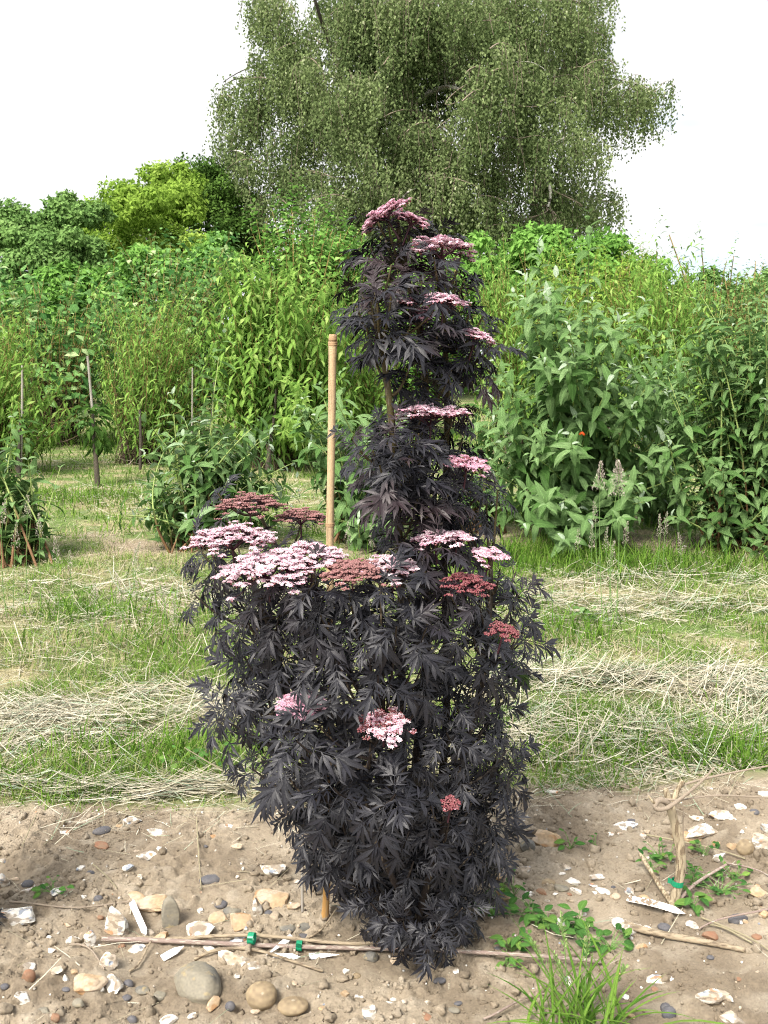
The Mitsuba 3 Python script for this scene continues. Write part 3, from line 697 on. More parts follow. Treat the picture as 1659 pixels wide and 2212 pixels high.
# ---------------------------------------------------------------- leafy shrubs
def shrub(key, label, cat, base, tips, blade, leaf_mat, stem_mat, L, Wr, spacing, pair=True, elev=0.5, bend=0.9, r0=0.008, parts=300, leafless=0.3, arch=0.35, tone_tip=0.0, group=None, leaf_name='leaf', jitter=0.12, droop=0.0, rebase=0.10, cheap=None, tone_scale=0.93):
    cheap = cheap or CHEAP
    tips = np.asarray(tips, float)
    n = len(tips)
    base = np.asarray(base, float)
    p0 = base + np.stack([rng.normal(0, rebase, n), rng.normal(0, rebase, n), np.full(n, -0.02)], -1)
    p1 = np.stack([p0[:, 0] + (tips[:, 0] - p0[:, 0]) * arch, p0[:, 1] + (tips[:, 1] - p0[:, 1]) * arch, base[2] + (tips[:, 2] - base[2]) * 0.62], -1) + rng.normal(0, jitter, (n, 3))
    K = 15
    P = bezier(p0, p1, tips, K)
    rad = r0 * np.linspace(1, 0.22, K)[None] * rng.uniform(0.7, 1.2, (n, 1))
    length = np.linalg.norm(np.diff(P, axis=1), axis=2).sum(1)
    pos, X, Z, Ls, rn = [], [], [], [], []
    for s in range(n):
        first = leafless + rng.uniform(-0.1, 0.1)
        k = max(3, int(length[s] * (1 - first) / spacing))
        u = np.linspace(max(first, 0.02), 0.995, k)
        q = u * (K - 1)
        i = np.minimum(q.astype(int), K - 2)
        fr = (q - i)[:, None]
        pt = P[s, i] * (1 - fr) + P[s, i + 1] * fr
        tg = unit(P[s, i + 1] - P[s, i])
        a = unit(np.cross(tg, [0.31, 0.2, 0.93]))
        b = np.cross(tg, a)
        turn = rng.uniform(0, 6.3)
        for side in ((0, np.pi) if pair else (0,)):
            az = turn + np.arange(k) * (np.pi / 2 if pair else 2.4) + side + rng.normal(0, 0.35, k)
            tipness = np.clip((u - 0.86) / 0.14, 0, 1)
            el = elev + 0.5 * tipness + rng.normal(0, 0.2, k)
            rad_dir = np.cos(az)[:, None] * a + np.sin(az)[:, None] * b
            x = np.cos(el)[:, None] * rad_dir + np.sin(el)[:, None] * tg - np.array([0, 0, droop])
            pos.append(pt), X.append(x), Z.append(tg * 0.7 + [0, 0, 0.6])
            Ls.append(L * rng.uniform(0.65, 1.15, k) * (1 - 0.62 * tipness ** 1.5))
            rn.append(np.clip(rng.uniform(0, tone_scale, k) * (1 - 0.0 * tipness) + tone_tip * tipness ** 2, 0, 0.99))
    pos, X, Z, Ls, rn = np.vstack(pos), np.vstack(X), np.vstack(Z), np.concatenate(Ls), np.concatenate(rn)
    Z = Z + rng.normal(0, 0.25, Z.shape)
    bb = bend * rng.uniform(0.4, 1.5, len(pos))
    ok = pos[:, 2] > 0.03
    pos, X, Z, Ls, rn, bb = pos[ok], X[ok], Z[ok], Ls[ok], rn[ok], bb[ok]
    d = pos - EYE
    fx, fy, fz = d[:, 0], d @ UPV, d @ FWD
    inside = (np.abs(fx / fz) < 0.39) & (np.abs(fy / fz) < 0.52)
    order = np.argsort(np.where(inside, 0, 100) + pos[:, 1] - base[1] * 0 - 0.2 * Ls / L)
    parts = min(parts, int(inside.sum()))
    o = order[:parts]
    v, f, uv = leafs(blade, pos[o], X[o], Z[o], Ls[o], Ls[o] * Wr, bb[o], rn[o], 0.25, 0.12)
    nv = len(blade[0])
    for k in range(parts):
        put(f'{key}__{numbered(key + "__" + leaf_name)[len(key) + 2:]}', Mesh().add(v[k * nv:(k + 1) * nv], blade[3], uv[k * nv:(k + 1) * nv]), leaf_mat)
    if parts < len(order):
        o = order[parts:]
        put(f'{key}__foliage', Mesh().add(*leafs(cheap, pos[o], X[o], Z[o], Ls[o], Ls[o] * Wr, bb[o], rn[o], 0.2)), leaf_mat)
        tag(f'{key}__foliage', None, kind='stuff')
    for k in range(n):
        if k < 60:
            put(f'{key}__{numbered(key + "__stem")[len(key) + 2:]}', Mesh().add(*tubes(P[k:k + 1], rad[k:k + 1], 4)), stem_mat)
    if n > 60:
        put(f'{key}__thin_stems', Mesh().add(*tubes(P[60:, ::3], rad[60:, ::3], 3)), stem_mat)
        tag(f'{key}__thin_stems', None, kind='stuff')
    tag(key, label, cat, group)
    return key


def cloud_tips(Y, rows, n, deep, low=0.3):
    """Points filling an outline given as rows (py, left, right) at distance Y."""
    rows = np.array(rows, float)
    w = np.interp(np.linspace(rows[0, 0], rows[-1, 0], 200), rows[:, 0], rows[:, 2] - rows[:, 1])
    cdf = np.cumsum(w) / w.sum()
    out = []
    while len(out) < n:
        py = np.interp(rng.uniform(), cdf, np.linspace(rows[0, 0], rows[-1, 0], 200))
        xl, xr = np.interp(py, rows[:, 0], rows[:, 1]), np.interp(py, rows[:, 0], rows[:, 2])
        u = rng.uniform(-1, 1)
        px = 0.5 * (xl + xr) + 0.5 * (xr - xl) * u
        t = at(px, py, Y + rng.uniform(-1, 1) * deep * math.sqrt(max(0.05, 1 - u * u)))
        if t[2] > low * 0.5:
            out.append(t)
    return np.array(out)


CHEAP = ribbon(2, lambda t: 0.1 if t < .01 else 1.0 if t < .99 else 0.0, 2)
BUD = ribbon(6, OVATE, 3)
NARROW = ribbon(3, LANCE, 3)
ROUND = ribbon(3, OVATE, 3)
SMALL = ribbon(2, OVATE, 3)

rng = np.random.default_rng(21)
BUDDLEJA = dict(blade=BUD, cheap=ribbon(4, OVATE, 3), leaf_mat='buddleja_mat', stem_mat='buddleja_stem_mat', L=0.19, Wr=0.17, spacing=0.075, elev=0.30, bend=1.1, r0=0.012, tone_tip=0.5, leafless=0.22, tone_scale=0.80)
g = ground(1235, 1150)
t = np.vstack([cloud_tips(8.0, [(620, 1110, 1380), (720, 1070, 1450), (850, 1050, 1470), (1000, 1050, 1470), (1130, 1080, 1450)], 105, 0.9),
               [at(1272, 455, 8.0), at(1165, 520, 7.9), at(1128, 590, 7.7), at(1205, 585, 7.8), at(1355, 690, 7.6), at(1395, 650, 7.7), at(1065, 895, 7.5), at(1240, 760, 7.4), at(1330, 665, 7.8), at(1050, 850, 7.8), at(1220, 1165, 7.2), at(1270, 1120, 7.2), at(1130, 1130, 7.2), at(1180, 1090, 7.1)]])
shrub(numbered('butterfly_bush'), 'large grey-green butterfly bush right of the elder, with the tallest pale shoot', 'bush', g, t, **BUDDLEJA)
g = ground(1605, 1185)
t = np.vstack([cloud_tips(8.0, [(620, 1500, 1760), (760, 1420, 1830), (900, 1390, 1850), (1020, 1400, 1850), (1150, 1430, 1800)], 120, 0.9), [at(1640, 600, 7.8), at(1480, 730, 7.6), at(1560, 690, 7.6), at(1420, 800, 7.6)]])
shrub(numbered('butterfly_bush'), 'darker green butterfly bush at the right edge of the picture', 'bush', g, t, **{**BUDDLEJA, 'L': 0.17, 'tone_tip': 0.45, 'tone_scale': 0.70})
g = ground(1425, 1120)
t = cloud_tips(8.7, [(700, 1360, 1500), (820, 1340, 1520), (960, 1340, 1520), (1090, 1350, 1500)], 44, 0.5)
shrub(numbered('butterfly_bush'), 'butterfly bush filling the space between the two large ones on the right', 'bush', g, t, **{**BUDDLEJA, 'L': 0.16})
g = ground(430, 1185)
t = np.vstack([cloud_tips(8.2, [(890, 380, 570), (980, 310, 640), (1060, 290, 650), (1170, 290, 620)], 110, 0.6), [at(484, 718, 8.0), at(372, 850, 8.0), at(555, 905, 8.0), at(300, 900, 8.1), at(400, 1110, 7.6), at(235, 1120, 7.8)]])
shrub(numbered('butterfly_bush'), 'butterfly bush with one tall shoot, behind the brown bud heads left of the cane', 'bush', g, t, **{**BUDDLEJA, 'spacing': 0.085, 'tone_scale': 0.95})
g = ground(45, 1215)
t = np.vstack([cloud_tips(7.8, [(930, -60, 60), (1000, -120, 90), (1180, -120, 110)], 46, 0.5), [at(30, 900, 7.6), at(130, 1010, 7.7)]])
shrub(numbered('butterfly_bush'), 'low butterfly bush cut off by the left edge of the picture', 'bush', g, t, **{**BUDDLEJA, 'spacing': 0.10})
g = ground(775, 1170)
t = np.vstack([cloud_tips(8.0, [(840, 640, 900), (960, 640, 940), (1060, 690, 960), (1170, 720, 960)], 64, 0.6), [at(690, 830, 7.9), at(655, 860, 7.9), at(740, 800, 8), at(640, 960, 7.8)]])
shrub(numbered('butterfly_bush'), 'butterfly bush seen between the bamboo cane and the tower of the elder', 'bush', g, t, **{**BUDDLEJA, 'spacing': 0.095})
g = ground(1040, 1150)
t = cloud_tips(8.6, [(760, 960, 1090), (900, 960, 1110), (1080, 980, 1110)], 26, 0.4)
shrub(numbered('butterfly_bush'), 'thin butterfly bush close behind the right side of the elder tower', 'bush', g, t, **{**BUDDLEJA, 'spacing': 0.11})

# young fruit trees with narrow drooping leaves
PEACH = dict(blade=NARROW, leaf_mat='peach_leaf_mat', stem_mat='peach_stem_mat', L=0.22, Wr=0.135, spacing=0.045, pair=False, elev=0.35, bend=1.2, r0=0.008, leafless=0.22, droop=0.55, arch=0.5, parts=220, jitter=0.2, rebase=0.15)


def peach(label, Y, px, rows, n, deep, extra=(), **kw):
    t = cloud_tips(Y, rows, n, deep, 0.8)
    if len(extra):
        t = np.vstack([t, [at(a, b, Y) for a, b in extra]])
    x = at(px, 900, Y)[0]
    k = numbered('fruit_tree')
    return shrub(k, label, 'tree', [x, Y, float(ground_z(x, Y))], t, **{**PEACH, **kw})


peach('bushy young fruit tree with long drooping yellow-green leaves, left of the bamboo cane', 14.0, 600, [(535, 480, 660), (600, 440, 780), (680, 420, 800), (760, 420, 800), (900, 430, 790)], 260, 1.2, [(535, 510), (455, 530), (590, 520), (640, 560), (690, 590), (720, 575)])
peach('young fruit tree with finer leaves, behind the leaning grey stake on the left', 14.6, 300, [(610, 240, 430), (680, 200, 460), (780, 200, 460), (900, 210, 450)], 190, 1.1, [(190, 590), (330, 560), (400, 600)], L=0.15, Wr=0.10)
peach('yellow-green young fruit tree cut off by the left edge of the picture', 13.4, -20, [(650, -140, 70), (740, -160, 130), (850, -160, 170), (940, -140, 190)], 190, 1.0, [(60, 640), (20, 660), (95, 690)], L=0.17, Wr=0.11)
peach('tall young fruit tree of bright narrow leaves on the right, against the white sky', 15.0, 1440, [(530, 1330, 1470), (590, 1270, 1560), (700, 1250, 1600), (860, 1260, 1600)], 300, 1.3, [(1420, 470), (1395, 500), (1500, 500), (1470, 520), (1360, 520), (1540, 560)], Wr=0.10, L=0.19)
peach('young fruit tree with a tall thin shoot, right behind the top of the elder', 15.4, 1120, [(530, 1030, 1260), (640, 1010, 1280), (860, 1000, 1280)], 230, 1.2, [(1085, 440), (1060, 520), (1045, 500), (1180, 530), (1230, 520)], Wr=0.09, L=0.17)
peach('young fruit tree close behind the elder tower on its left', 15.0, 790, [(620, 700, 850), (720, 690, 880), (900, 690, 880)], 110, 1.0, [(780, 560), (740, 600)], L=0.17)
g = ground(640, 985)
shrub(numbered('sapling'), 'small bright sapling left of the bamboo cane, in front of the bushy fruit tree', 'sapling', g, cloud_tips(12.4, [(800, 600, 660), (870, 590, 690), (930, 610, 680)], 16, 0.3), **{**PEACH, 'L': 0.16, 'parts': 120, 'leafless': 0.2})

# taller leafy trees
LEAFY = dict(blade=ROUND, leaf_mat='round_leaf_mat', stem_mat='peach_stem_mat', L=0.13, Wr=0.30, spacing=0.06, pair=False, elev=0.3, bend=0.7, r0=0.012, leafless=0.25, droop=0.25, arch=0.5, parts=150, jitter=0.3, rebase=0.2)


def leafy(label, Y, px, rows, n, deep, extra=(), **kw):
    t = cloud_tips(Y, rows, n, deep, 0.8)
    if len(extra):
        t = np.vstack([t, [at(a, b, Y) for a, b in extra]])
    x = at(px, 900, Y)[0]
    k = numbered('broadleaf_tree')
    return shrub(k, label, 'tree', [x, Y, float(ground_z(x, Y))], t, **{**LEAFY, **kw})


leafy('tree with round light-green leaves and upright shoots, in front of the birch', 18.0, 640, [(450, 570, 780), (540, 540, 800), (700, 540, 800)], 240, 1.5, [(545, 420), (650, 385), (620, 420), (520, 440), (690, 430), (580, 410), (725, 460), (655, 400), (600, 395), (635, 375), (670, 405), (705, 420), (745, 445), (560, 440), (590, 430), (665, 430), (630, 402), (715, 402), (760, 470), (540, 460), (612, 440), (685, 440)], L=0.17, r0=0.02)
leafy('tree with large pale leaves above dark hollows, on the left behind the stakes', 17.5, 110, [(560, -40, 240), (640, -60, 280), (760, -60, 260), (850, -20, 260), (930, 20, 240)], 240, 1.7, [(180, 590), (60, 560), (250, 570)], leaf_mat='pale_leaf_mat', L=0.22, Wr=0.27, spacing=0.13, leafless=0.55, parts=260)
leafy('slender young tree of small leaves with three spires on the right skyline', 19, 1560, [(560, 1470, 1660), (640, 1420, 1700), (800, 1420, 1720)], 190, 1.4, [(1420, 440), (1508, 480), (1592, 500), (1610, 560), (1650, 560), (1550, 550), (1575, 545)], L=0.15, Wr=0.22, leaf_mat='grey_leaf_mat', spacing=0.05, r0=0.03)
leafy('leafy tree at the far right edge behind the butterfly bush', 17, 1680, [(560, 1610, 1760), (680, 1560, 1800), (860, 1500, 1800)], 170, 1.3, [(1645, 540)], L=0.13, Wr=0.22, leaf_mat='grey_leaf_mat')
leafy('light green tree below the birch on the right', 19.5, 1300, [(505, 1200, 1410), (600, 1100, 1450), (720, 1080, 1450)], 230, 1.5, [(1310, 500), (1350, 500), (1385, 490)], L=0.12, leaf_mat='lime_leaf_mat')
leafy('low leafy tree filling the gap behind the narrow-leaved trees left of centre', 19.0, 330, [(480, 250, 520), (560, 210, 600), (700, 200, 620), (900, 200, 600)], 280, 1.6, [(440, 520)], L=0.17, leaf_mat='pale_leaf_mat', spacing=0.09)
leafy('green tree directly behind the tower of the elder', 19.0, 880, [(490, 740, 1030), (620, 720, 1060), (800, 720, 1060)], 260, 1.4, [(770, 500), (740, 470)], L=0.13)


# ---------------------------------------------------------------- tall background trees
def crown_tree(name, label, base, clumps, leaf, L, n, trunk_r, leaf_mat, parts_limbs=6, bark='bark_mat', hollow=0.72, puff=0.35):
    """A tree of leaf clumps: clumps are (x, y, z, rx, ry, rz) in metres."""
    key = numbered(name)
    clumps = np.array(clumps, float)
    vol = (clumps[:, 3] * clumps[:, 5]) * 1.0
    share = (vol / vol.sum() * n).astype(int)
    pos, nr, rn = [], [], []
    for c, k in zip(clumps, share):
        q = 16
        o = unit(rng.normal(0, 1, (q, 3))) * rng.uniform(0.45, 1.18, (q, 1))
        sub = np.concatenate([c[:3] + o * c[3:6] * 0.85, np.full((q, 1), 1.0) * rng.uniform(0.26, 0.46, (q, 1))], 1)
        for s in sub:
            kk = max(4, k // q)
            d = unit(rng.normal(0, 1, (kk, 3)))
            r = rng.uniform(0.1, 1, (kk, 1)) ** 0.4 * (0.75 + 0.5 * meshkit.noise(d * 2.5 + s[:3], 5)[:, None])
            p = s[:3] + d * r * c[3:6] * s[3]
            pos.append(p), nr.append(unit(d + 0.8 * unit(p - c[:3])))
            rn.append(np.clip(rng.uniform(0.1, 0.55) + 0.4 * rng.uniform(0, 1, kk), 0, 0.99))
    pos, nr, rn = np.vstack(pos), np.vstack(nr), np.concatenate(rn)
    k = len(pos)
    X = unit(nr * 0.6 + rng.normal(0, 0.7, (k, 3)) - [0, 0, 0.5])
    put(f'{key}__crown', Mesh().add(*leafs(leaf, pos, X, nr + [0, 0, 0.6] + rng.normal(0, 0.4, (k, 3)), L * rng.uniform(0.6, 1.3, k), L * 0.33 * rng.uniform(0.7, 1.2, k), rng.uniform(0.2, 0.9, k), rn, 0.2)), leaf_mat)
    tag(f'{key}__crown', None, kind='stuff')
    base = np.asarray(base, float)
    mid = clumps[:, :3].mean(0)
    P = bezier(base[None], np.array([[base[0], base[1], mid[2] * 0.5]]), mid[None], 10)
    put(f'{key}__trunk', Mesh().add(*tubes(P, np.linspace(trunk_r, trunk_r * 0.35, 10)[None], 8)), bark)
    for c in clumps[:parts_limbs]:
        s = P[0, int(rng.integers(3, 8))]
        put(f'{key}__{numbered(key + "__limb")[len(key) + 2:]}', Mesh().add(*tubes(bezier(s[None], ((s + c[:3]) / 2 + [0, 0, 0.3])[None], c[None, :3], 8), np.linspace(trunk_r * 0.4, trunk_r * 0.08, 8)[None], 6)), bark)
    tag(key, label, 'tree')
    return key


def clumps_at(Y, spots):
    """(px, py, radius in px, vertical radius in px) at distance Y."""
    out = []
    for px, py, r, rv, *dy in spots:
        y = Y + (dy[0] if dy else 0)
        c = at(px, py, y)
        k = y / F
        out.append((*c, r * k, r * k * 0.9, rv * k))
    return out


rng = np.random.default_rng(5)
QUAD = (np.array([0, .45, .45, 1.0]), np.array([0, -1, 1, 0.0]), np.array([0, 1, 1, 0.0]), np.array([[0, 1, 2], [1, 3, 2]]))
Y = 34
crown_tree('tree', 'round yellow-green tree on the left skyline', at(300, 800, Y) * [1, 1, 0], clumps_at(Y, [(300, 420, 75, 45), (250, 480, 60, 50), (345, 400, 60, 42), (360, 470, 70, 55, -1.5), (235, 560, 70, 55, -1), (300, 530, 90, 60, -2), (400, 430, 50, 55, -1), (180, 520, 70, 60), (200, 470, 50, 40), (140, 500, 60, 50), (390, 540, 80, 60, -2), (380, 380, 45, 30), (330, 600, 90, 70, 0), (240, 640, 90, 70, 0), (280, 460, 50, 30, -3), (330, 430, 45, 24, -3)]), QUAD, 0.15, 46000, 0.22, 'lime_leaf_mat')
Y = 36
crown_tree('tree', 'dark green tree between the yellow-green tree and the birch', at(450, 800, Y) * [1, 1, 0], clumps_at(Y, [(440, 410, 62, 55), (480, 450, 60, 60, -1), (430, 500, 65, 60, -1.5), (400, 395, 30, 45), (500, 520, 60, 60), (410, 580, 75, 60, 1), (455, 380, 30, 30, 0), (480, 610, 80, 70, 1), (530, 470, 60, 60, 1), (545, 540, 70, 60, 1), (505, 420, 40, 40, 1)]), QUAD, 0.14, 38000, 0.22, 'dark_leaf_mat')
Y = 30
crown_tree('tree', 'mid green tree on the far left skyline', at(100, 800, Y) * [1, 1, 0], clumps_at(Y, [(60, 490, 80, 55), (150, 470, 60, 50), (10, 510, 80, 60), (-60, 520, 80, 60), (110, 540, 80, 60, -1), (20, 590, 90, 70, -1), (170, 560, 60, 60, -1), (90, 640, 110, 70, 0), (200, 460, 35, 30)]), QUAD, 0.15, 40000, 0.2, 'grey_leaf_mat')
Y = 26
crown_tree('tree', 'lower green tree left of centre, under the dark tree', at(380, 800, Y) * [1, 1, 0], clumps_at(Y, [(330, 580, 70, 50), (420, 600, 80, 55), (250, 620, 70, 55), (480, 560, 50, 45), (150, 620, 70, 50), (380, 690, 110, 60), (240, 700, 100, 60), (120, 720, 100, 80), (20, 700, 90, 90)]), QUAD, 0.19, 24000, 0.14, 'round_leaf_mat')
Y = 27
crown_tree('tree', 'bushy green tree under the birch, behind the elder tower', at(880, 800, Y) * [1, 1, 0], clumps_at(Y, [(700, 560, 90, 60), (820, 590, 90, 60), (760, 660, 110, 80), (640, 620, 90, 70), (900, 650, 100, 80)]), QUAD, 0.19, 15000, 0.14, 'grey_leaf_mat')
crown_tree('tree', 'light green tree under the birch, right of the elder tower', at(1180, 800, Y) * [1, 1, 0], clumps_at(Y, [(1040, 570, 90, 60), (1160, 560, 90, 60), (1290, 560, 90, 60), (1100, 660, 110, 80), (1250, 660, 110, 80), (1370, 620, 80, 70)]), QUAD, 0.19, 19000, 0.14, 'round_leaf_mat')
crown_tree('tree', 'low green trees closing the row at the far right', at(1580, 800, Y) * [1, 1, 0], clumps_at(Y, [(1500, 660, 100, 70), (1620, 660, 100, 60), (1720, 650, 90, 70), (1420, 690, 80, 70)]), QUAD, 0.19, 12000, 0.14, 'grey_leaf_mat')
for lbl, spots, mat, Yh in (('dark hedge closing the field behind the fruit trees on the left', [(x, 800, 130, 110) for x in range(-150, 700, 120)], 'dark_leaf_mat', 40), ('green hedge closing the field behind the fruit trees on the right', [(x, 800, 130, 120) for x in range(720, 1900, 130)], 'round_leaf_mat', 42)):
    key = numbered('hedge')
    cl = clumps_at(Yh, spots)
    pos, nr = [], []
    for c in cl:
        d = unit(rng.normal(0, 1, (1500, 3)))
        pos.append(np.array(c[:3]) + d * np.array(c[3:6]) * rng.uniform(0.75, 1.1, (1500, 1)))
        nr.append(d)
    pos, nr = np.vstack(pos), np.vstack(nr)
    k = len(pos)
    put(key, Mesh().add(*leafs(QUAD, pos, nr + rng.normal(0, .8, (k, 3)), nr + [0, 0, .6], 0.3, 0.11, 0.4, rng.uniform(0.1, 0.8, k))), mat)
    tag(key, lbl, 'hedge', kind='stuff')

# weeping birch
birch = numbered('birch_tree')
tag(birch, 'huge weeping birch towering behind the elder, cut off by the picture top', 'tree')
YB = 36.0
root = at(872, 800, YB) * [1, 1, 0]
PX = YB / F


def bp(px, py, dy=0.0):
    return at(px, py, YB + dy)


trunks = [[root, bp(875, 520), bp(872, 350), bp(876, 220), bp(880, 60), bp(900, -220)],
          [bp(874, 420), bp(930, 210, -1), bp(968, 110, -1), bp(1000, 10, -1), bp(1020, -200)],
          [bp(876, 320), bp(1080, 160, 0), bp(1200, 60, -1.5), bp(1230, -10, -1.5), bp(1260, -160)],
          [bp(874, 380), bp(780, 240, 1), bp(720, 120, 1), bp(680, 0), bp(660, -140)],
          [bp(873, 450), bp(1010, 200, -3.5), bp(1050, 240, -4), bp(1070, 300, -4.2)],
          [bp(873, 470), bp(1120, 350, -2), bp(1185, 400, -3), bp(1180, 450, -3.4)],
          [bp(874, 300), bp(800, 172, 2), bp(720, 160, 3), bp(640, 180, 3)],
          [bp(875, 260), bp(660, 130, 1), bp(560, 140, 1), bp(480, 180, 1)],
          [bp(875, 300), bp(1150, 180, 0), bp(1330, 170, 0), bp(1430, 205, 0)],
          [bp(875, 420), bp(820, 250, -3), bp(800, 225, -4), bp(770, 260, -4)]]
for k, pts in enumerate(trunks):
    r0, r1 = (0.30, 0.10) if k == 0 else (0.06, 0.015) if k in (7, 8) else (0.12, 0.04)
    line = smooth_line(pts, 26)
    line = line + 0.10 * (np.stack([meshkit.noise(line * 0.8, s) for s in (1, 2, 3)], -1) - 0.5)
    name = 'trunk' if k == 0 else numbered(birch + '__limb')[len(birch) + 2:]
    put(f'{birch}__{name}', Mesh().add(*tubes(line, np.linspace(r0, r1, 26)[None], 8)), 'bark_mat' if k in (0, 3, 6, 7, 9) else 'birch_bark_mat')
# curtains: (px, py, half width, half height, depth offset, depth half, strands, longest hang in px)
CURTAINS = [(700, 60, 150, 120, 0, 4, 560, 150), (1100, 60, 240, 130, 0, 5, 900, 150), (900, -20, 300, 90, 0, 5, 700, 150), (640, 180, 90, 60, 0, 3, 230, 130), (490, 185, 55, 25, 1, 1.5, 150, 150), (470, 240, 40, 40, 1, 1, 60, 150), (560, 260, 40, 90, 1, 2, 60, 90),
            (1250, 160, 100, 90, 0, 4, 420, 140), (1400, 200, 60, 30, 0, 1.5, 210, 130), (1330, 240, 70, 50, 0, 2, 190, 170), (1080, 220, 230, 90, -3, 3, 800, 150), (1200, 330, 160, 60, -2, 3, 520, 150), (1000, 330, 170, 70, -3.5, 2, 560, 150), (800, 250, 110, 60, -1, 3, 260, 130), (690, 300, 130, 60, 1, 3, 300, 130),
            (640, 390, 110, 40, 0, 3, 300, 110), (820, 400, 150, 50, -2, 3, 460, 120), (1000, 420, 200, 60, -3, 3, 620, 130), (1260, 420, 90, 50, -1, 3, 360, 110), (740, 440, 140, 40, -3, 2, 380, 90), (930, 120, 140, 90, -2, 3, 420, 140), (700, 470, 130, 50, -2, 2, 420, 110), (900, 470, 150, 50, -2, 2, 450, 110), (1120, 480, 160, 50, -2, 2, 520, 100), (1280, 470, 90, 50, -1, 2, 300, 100), (1180, 120, 170, 110, -3, 2, 520, 150), (780, 130, 170, 120, -2, 3, 560, 150), (1040, 20, 250, 90, -3, 3, 560, 150), (590, 90, 60, 80, 0, 2, 200, 130), (545, 10, 30, 40, 0, 1.5, 90, 110), (545, 330, 40, 60, 1, 2, 90, 110), (580, 430, 50, 50, 0, 2, 130, 100), (470, 290, 40, 50, 1, 1, 100, 130), (510, 360, 60, 50, 1, 2, 150, 120), (530, 440, 50, 50, 1, 2, 140, 90), (1290, 70, 50, 80, 0, 2, 260, 130), (1300, -30, 60, 60, 0, 2, 240, 130), (560, -30, 60, 60, 0, 2, 160, 130), (620, 150, 70, 90, -1, 2, 240, 140), (740, 170, 90, 90, -3.5, 1.5, 320, 140), (560, 150, 40, 60, 0, 1.5, 120, 130), (640, 290, 90, 60, -1, 2, 260, 130), (820, 330, 90, 60, -4, 1, 260, 130)]
limb_points = []
for pts in trunks:
    limb_points.append(smooth_line(pts, 40))
limb_points = np.vstack(limb_points)
pos, rn, twig_a, twig_b, arcs = [], [], [], [], []
for cx, cy, hx, hy, dy, hd, n, hang in CURTAINS:
    for _ in range(max(2, n // 42)):
        u = unit(rng.normal(0, 1, 3)) * rng.uniform(0, 1) ** 0.33
        side = 1 if cx + hx * u[0] > 875 else -1
        e = np.array([cx + hx * u[0], cy + hy * u[1]])
        reach = rng.uniform(50, 120) * min(1.0, hx / 70)
        b0 = np.array([e[0] - side * reach, e[1] - rng.uniform(-10, 22)])
        Yd = YB + dy + hd * u[2]
        A, B = at(*b0, Yd + 0.8 * rng.normal()), at(*e, Yd)
        M = (A + B) / 2 + [0, 0, rng.uniform(.25, .7)]
        arc = bezier(A[None], M[None], B[None], 12)[0]
        arcs.append(arc)
        k = int(rng.integers(40, 58))
        t = rng.uniform(0, 1, k)
        i = np.minimum((t * 11).astype(int), 10)
        start = arc[i] + (arc[i + 1] - arc[i]) * (t * 11 - i)[:, None] + rng.normal(0, .16, (k, 3)) * [1, 1.6, .6]
        H = hang * PX * rng.uniform(.18, .95, k) * (0.55 + 0.45 * np.sin(np.pi * np.clip(t, .1, .9)))
        q = np.maximum(4, (H / .068).astype(int))
        idx = np.repeat(np.arange(k), q)
        f = np.concatenate([np.linspace(0, 1, w) for w in q])
        sway = rng.normal(0, .13, (k, 2))
        p = start[idx] + np.stack([sway[idx, 0] * f * H[idx], sway[idx, 1] * f * H[idx], -f * H[idx]], -1) + rng.normal(0, .055, (len(idx), 3))
        pos.append(p)
        rn.append(np.clip(rng.uniform(.22, .62) + 0.12 * (1 - f) + rng.normal(0, .15, len(idx)), 0, .99))
        few = rng.uniform(0, 1, k) < 0.12
        twig_a.append(start[few]), twig_b.append((start + np.stack([sway[:, 0] * H, sway[:, 1] * H, -H], -1))[few])
pos, rn = np.vstack(pos), np.concatenate(rn)
k = len(pos)
print('birch leaves', k, 'arcs', len(arcs))
X = unit(np.stack([rng.normal(0, .6, k), rng.normal(0, .6, k), -np.ones(k) * 0.8], -1))
LEAFLET = (np.array([0, .4, .4, 1.0]), np.array([0, -1, 1, 0.0]), np.array([0, 1, 1, 0.0]), np.array([[0, 1, 2], [1, 3, 2]]))
put(f'{birch}__hanging_leaves', Mesh().add(*leafs(LEAFLET, pos, X, rng.normal(0, 1, (k, 3)) + [0, -0.3, 0.4], rng.uniform(.085, .14, k), rng.uniform(.028, .044, k), 0.4, rn)), 'birch_leaf_mat', False)
tag(f'{birch}__hanging_leaves', 'curtains of small hanging leaves', kind='stuff')
ta, tb = np.vstack(twig_a), np.vstack(twig_b)
put(f'{birch}__hanging_twigs', Mesh().add(*tubes(np.stack([ta, (ta + tb) / 2, tb], 1), np.array([[.010, .008, .005]]) * np.ones((len(ta), 1)), 3)), 'twig_mat')
tag(f'{birch}__hanging_twigs', 'thin pinkish-brown hanging twigs', kind='stuff')
# side branches that carry the sprays, each growing out of the nearest limb
for n_arc, arc in enumerate(arcs[:296]):
    near = limb_points[np.argmin(np.linalg.norm((limb_points - arc[0]) * [1, .7, 1], axis=1))]
    line = smooth_line([near, near * .5 + arc[0] * .5 + rng.normal(0, .25, 3), arc[0], arc[5], arc[11]], 18)
    pale = n_arc % 8 == 0
    if np.linalg.norm(near - arc[0]) > 1.8 or arc[0][0] < 1.2:
        line = smooth_line([arc[0], arc[3], arc[5], arc[8], arc[11]], 18)
    put(f'{birch}__{numbered(birch + "__branch")[len(birch) + 2:]}', Mesh().add(*tubes(line, np.linspace(0.040 if pale else .022, .006, 18)[None], 4)), 'birch_bark_mat' if pale else 'twig_mat')


